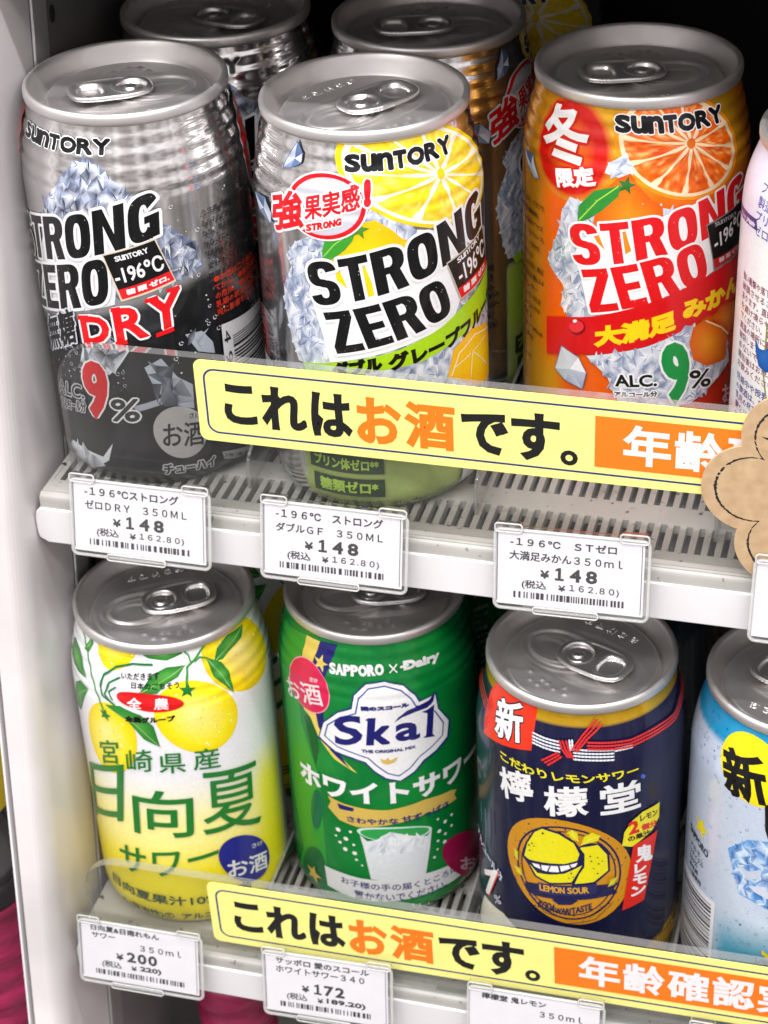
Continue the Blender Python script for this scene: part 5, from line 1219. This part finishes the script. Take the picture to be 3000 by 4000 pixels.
price_tag(-86.6, -2.6, 10.6, [('-１９６℃ストロング', 4.6, -6.6, 3.0, 30.5), ('ゼロＤＲＹ　３５０ＭＬ', 4.6, -11.0, 2.9, 33)], '148', '１６２.８０)', 'price tag reading ゼロDRY 350ML and 148 yen at the left end of the upper rail', seed=3)
price_tag(-25.3, -2.6, 10.9, [('-１９６℃　ストロング', 4.6, -6.6, 3.0, 33), ('ダブルＧＦ　３５０ＭＬ', 4.6, -11.0, 2.9, 33)], '148', '１６２.８０)', 'price tag reading ダブルGF 350ML and 148 yen in the middle of the upper rail', seed=4)
price_tag(45.6, -2.6, 10.6, [('-１９６℃　ＳＴゼロ', 4.6, -6.4, 2.6, 31), ('大満足みかん３５０ｍｌ', 4.4, -10.9, 2.9, 33)], '148', '１６２.８０)', 'price tag reading 大満足みかん350ml and 148 yen below the orange can', skew=math.radians(-1.5), seed=5)
price_tag(120.0, -2.6, 10.2, [], '', '', 'blank white price tag half out of the picture beside the brown card sign', blank=True)
y2 = -22.99
price_tag(-97.6, y2-2.6, H2+11.4, [('日向夏&日南れもん', 4.6, -5.4, 2.4, 27), ('サワー', 4.8, -8.3, 2.2, 9), ('３５０ｍｌ', 22.5, -11.0, 2.5, 15)], '200', '220)', 'price tag reading 350ml and 200 yen under the yellow citrus can', skew=math.radians(-.8), seed=6, narrow=True)
price_tag(-31.0, y2-2.6, H2+11.6, [('サッポロ 愛のスコール', 4.6, -6.0, 2.6, 34), ('ホワイトサワー３４０', 4.6, -9.4, 2.6, 31)], '172', '189.20)', 'price tag reading ホワイトサワー340 and 172 yen under the green can', skew=math.radians(-2.0), seed=7, narrow=True)
price_tag(39.8, y2-2.6, H2+11.9, [('檸檬堂 鬼レモン', 4.6, -5.8, 2.4, 26), ('３５０ｍｌ', 24, -9.6, 2.4, 14)], '', '', 'price tag reading 檸檬堂 鬼レモン under the navy can', skew=math.radians(-1.2), seed=8, narrow=True)
price_tag(112.0, y2-2.6, H2+11.9, [], '', '', 'blank price tag under the pale blue can at the lower right corner', blank=True)

# ------------------------------------------------------------------ brown card sign
def kraft():
    m, t, b = new_mat('brown_kraft_card')
    n, r = noise_rgb(t, 260, 8, [(0.3, (.44, .29, .155, 1)), (0.7, (.56, .39, .225, 1))]); t.links.new(r.outputs[0], b.inputs['Base Color']); P(b, Roughness=.8); bump(t, b, n.outputs['Fac'], .2, .0003)
    o = empty('card_sign', (137.7, -2.5, 31.3)); tag(o, 'brown flower shaped card sign with a black marker outline, overlapping the yellow strip', 'card sign')
    def rad(a, ex=0):
        best = 0
        for k_ in range(6):
            c = (20*math.cos(k_*math.pi/3), 20*math.sin(k_*math.pi/3)); d = c[0]*math.cos(a)+c[1]*math.sin(a); q = (13.9-ex)**2-(400-d*d)
            if q >= 0: best = max(best, d+math.sqrt(q))
        return best
    pts = [(rad(a)*math.cos(a), rad(a)*math.sin(a)) for a in [2*math.pi*i/240 for i in range(240)]]
    c_ = MB(); c_.prism(pts, 0, .9, lambda a, b, w: (a, w, b)); c_.build('card', m, o)
    ik = simple('black_marker', (.015, .013, .012), .7, 300, .4, 0); rn = random.Random(4); mk = MB()
    for i in range(420):
        a0, a1 = 2*math.pi*i/420, 2*math.pi*(i+1.15)/420; r0, r1 = rad(a0, 3.3)-.6, rad(a1, 3.3)-.6
        if rn.random() < .06: continue
        w0, w1 = .34+rn.uniform(-.16, .14), .34+rn.uniform(-.16, .14); j0 = rn.uniform(-.1, .1); b0 = len(mk.v); yy = -.03-.01*(i % 3)
        mk.v += [((r0-w0+j0)*math.cos(a0), yy, (r0-w0+j0)*math.sin(a0)), ((r0+w0+j0)*math.cos(a0), yy, (r0+w0+j0)*math.sin(a0)), ((r1+w1+j0)*math.cos(a1), yy, (r1+w1+j0)*math.sin(a1)), ((r1-w1+j0)*math.cos(a1), yy, (r1-w1+j0)*math.sin(a1))]; mk.f.append((b0, b0+1, b0+2, b0+3))
    b0 = len(mk.v); mk.v += [(-18.6, -.03, 17.2), (-16.5, -.03, 17.0), (-14, -.03, 15.2), (-14.4, -.03, 14.7), (-16.8, -.03, 16.3)]; mk.f.append((b0, b0+1, b0+2, b0+3, b0+4))
    mk.build('marker_line', ik, o)
kraft()

# ------------------------------------------------------------------ case walls and the neighbouring section
BACK = simple('black_back_panel', (.012, .011, .012), .5, 12, .3, .05)
SIDE = simple('side_panel_enamel', (.72, .68, .675), .30, 14, .2, .02)
SIDE2 = simple('grey_inner_wall', (.20, .185, .185), .35, 14, .4, .1)
STRIP = simple('aluminium_strip', (.62, .60, .60), .28, 40, .1, .05, Metallic=.6)
GAP = simple('dark_gap', (.05, .042, .03), .7, 30, .3, 0)
def wall(name, fn, mat, bevel=0.0):
    m_ = MB(); fn(m_); o = m_.build(name, mat, None, bevel=bevel); tag(o, kind='structure'); return o
zt, zb = 300, -430
def sheared(pts): return lambda m_: m_.prism(pts, zb, zt, lambda a, b, w: (a, b+.15*w, w))
cor = [(-102-5*(1-math.cos(t)), -4-9*math.sin(t)) for t in [math.pi/2*i/8 for i in range(9)]]
wall('wall', sheared([(-102, 25.5)]+cor+[(-112.2, -13), (-112.2, 25.5)]), SIDE)
wall('wall', sheared([(-102.6, 26.6), (-112, 26.6), (-112, 25.6), (-102.6, 25.6)]), GAP)
wall('wall', sheared([(-101.6, 37.5), (-101.6, 26.8), (-112, 26.8), (-112, 37.5)]), STRIP, .8)
wall('wall', sheared([(-101.9, 300), (-101.9, 37.6), (-112, 37.6), (-112, 300)]), SIDE2)
wall('wall', sheared([(-112.3, 60), (-112.3, -9), (-113.9, -9), (-113.9, 60)]), GAP)
wall('wall', sheared([(-114, 60), (-114, -13), (-114.7, -13), (-114.7, 60)]), WHITE)
wall('wall', lambda m_: m_.box(-300, 330, 262, 268, -430, 320), BACK)
wall('wall', lambda m_: m_.box(216, 222, -20, 262, -430, 320), SIDE2)
for k_ in range(9):
    m_ = MB(); zc = 131+(-36*k_); yc = 60.5+.15*(zc-131)
    m_.prism([(yc+1.9*math.cos(a), zc+2.8*math.sin(a)) for a in [2*math.pi*i/16 for i in range(16)]], -101.95, -101.6, lambda a, b, w: (w, a, b)); o = m_.build('wall_slot', BACK, None, bevel=.1); tag(o, kind='structure')
# neighbouring section seen past the side wall, and the row below
def crinkle(cx, cy, z0, z1, R, label, cap=None, lean=0.0, name='wrapped_bottle'):
    o = empty(name, (cx, cy, z0)); tag(o, label, 'bottle')
    m, t, b = new_mat('magenta_film'); n, r = noise_rgb(t, 60, 6, [(0.3, (.22, .008, .05, 1)), (0.7, (.42, .015, .10, 1))], stretch=(.5, .5, 2.2)); t.links.new(r.outputs[0], b.inputs['Base Color']); P(b, Roughness=.35); bump(t, b, n.outputs['Fac'], .7, .004)
    V, F = [], []; n_ = 64; rows = 60; L = z1-z0
    for i in range(rows+1):
        z = L*i/rows
        for k_ in range(n_):
            a = 2*math.pi*k_/n_; r_ = R+.7*math.sin(z*.55+1.5*math.sin(a*2))+.4*math.sin(z*1.3+a*3); V.append((r_*math.cos(a)+lean*z, r_*math.sin(a), z))
    for i in range(rows):
        for k_ in range(n_): j = (k_+1) % n_; F.append((i*n_+k_, i*n_+j, (i+1)*n_+j, (i+1)*n_+k_))
    F.append(tuple(range(n_-1, -1, -1))); F.append(tuple(rows*n_+k_ for k_ in range(n_)))
    link('film_label', mesh(V, F, True), o, [m])
    ik = simple('black_print', (.02, .005, .012), .4, 100, .2, 0); q = MB(); rn = random.Random(8)
    for s_ in range(5):
        aa = -1.75+rn.uniform(-.25, .45); zz = L*(.35+.12*s_)
        q.tube([((R+1.2)*math.cos(aa+.14*j)+lean*zz, (R+1.2)*math.sin(aa+.14*j), zz-1.6*j+rn.uniform(-.8, .8)) for j in range(4)], .45, n=5)
    q.build('black_strokes', ik, o)
    return o
crinkle(-63, 20, -335, -222, 14.2, 'magenta crinkled film bottle standing below the lower rail')
o = crinkle(-160, 12, -300, -191, 20.5, 'magenta bottle with black collar in the neighbouring section at the left edge')
def lathe_obj(name, prof, mat, parent, n=48):
    V, F = [], []
    for r_, z in prof:
        for i in range(n): a = 2*math.pi*i/n; V.append((r_*math.cos(a), r_*math.sin(a), z))
    for k_ in range(len(prof)-1):
        for i in range(n): j = (i+1) % n; F.append((k_*n+i, k_*n+j, (k_+1)*n+j, (k_+1)*n+i))
    F.append(tuple(range(n-1, -1, -1))); F.append(tuple((len(prof)-1)*n+i for i in range(n)))
    return link(name, mesh(V, F, True), parent, [mat])
lathe_obj('collar', [(20.6, 109), (21, 110), (21, 117), (19.5, 119)], BACK, o)
lathe_obj('shoulder', [(19.5, 119.2), (19, 126), (17.5, 134), (13.5, 142), (10, 147), (9.5, 152)], simple('dark_clear_plastic', (.10, .095, .10), .12, 30, .3, .1), o)
yl = lathe_obj('yellow_can', [(27, 0), (30, 3), (31, 60), (30, 64)], simple('yellow_label', (.80, .62, .01), .35, 30, .1, .02), None)
yl.location = Vector((-166.5, 10, -146))*S; tag(yl, 'yellow drink in the neighbouring section above the magenta bottle', 'drink')
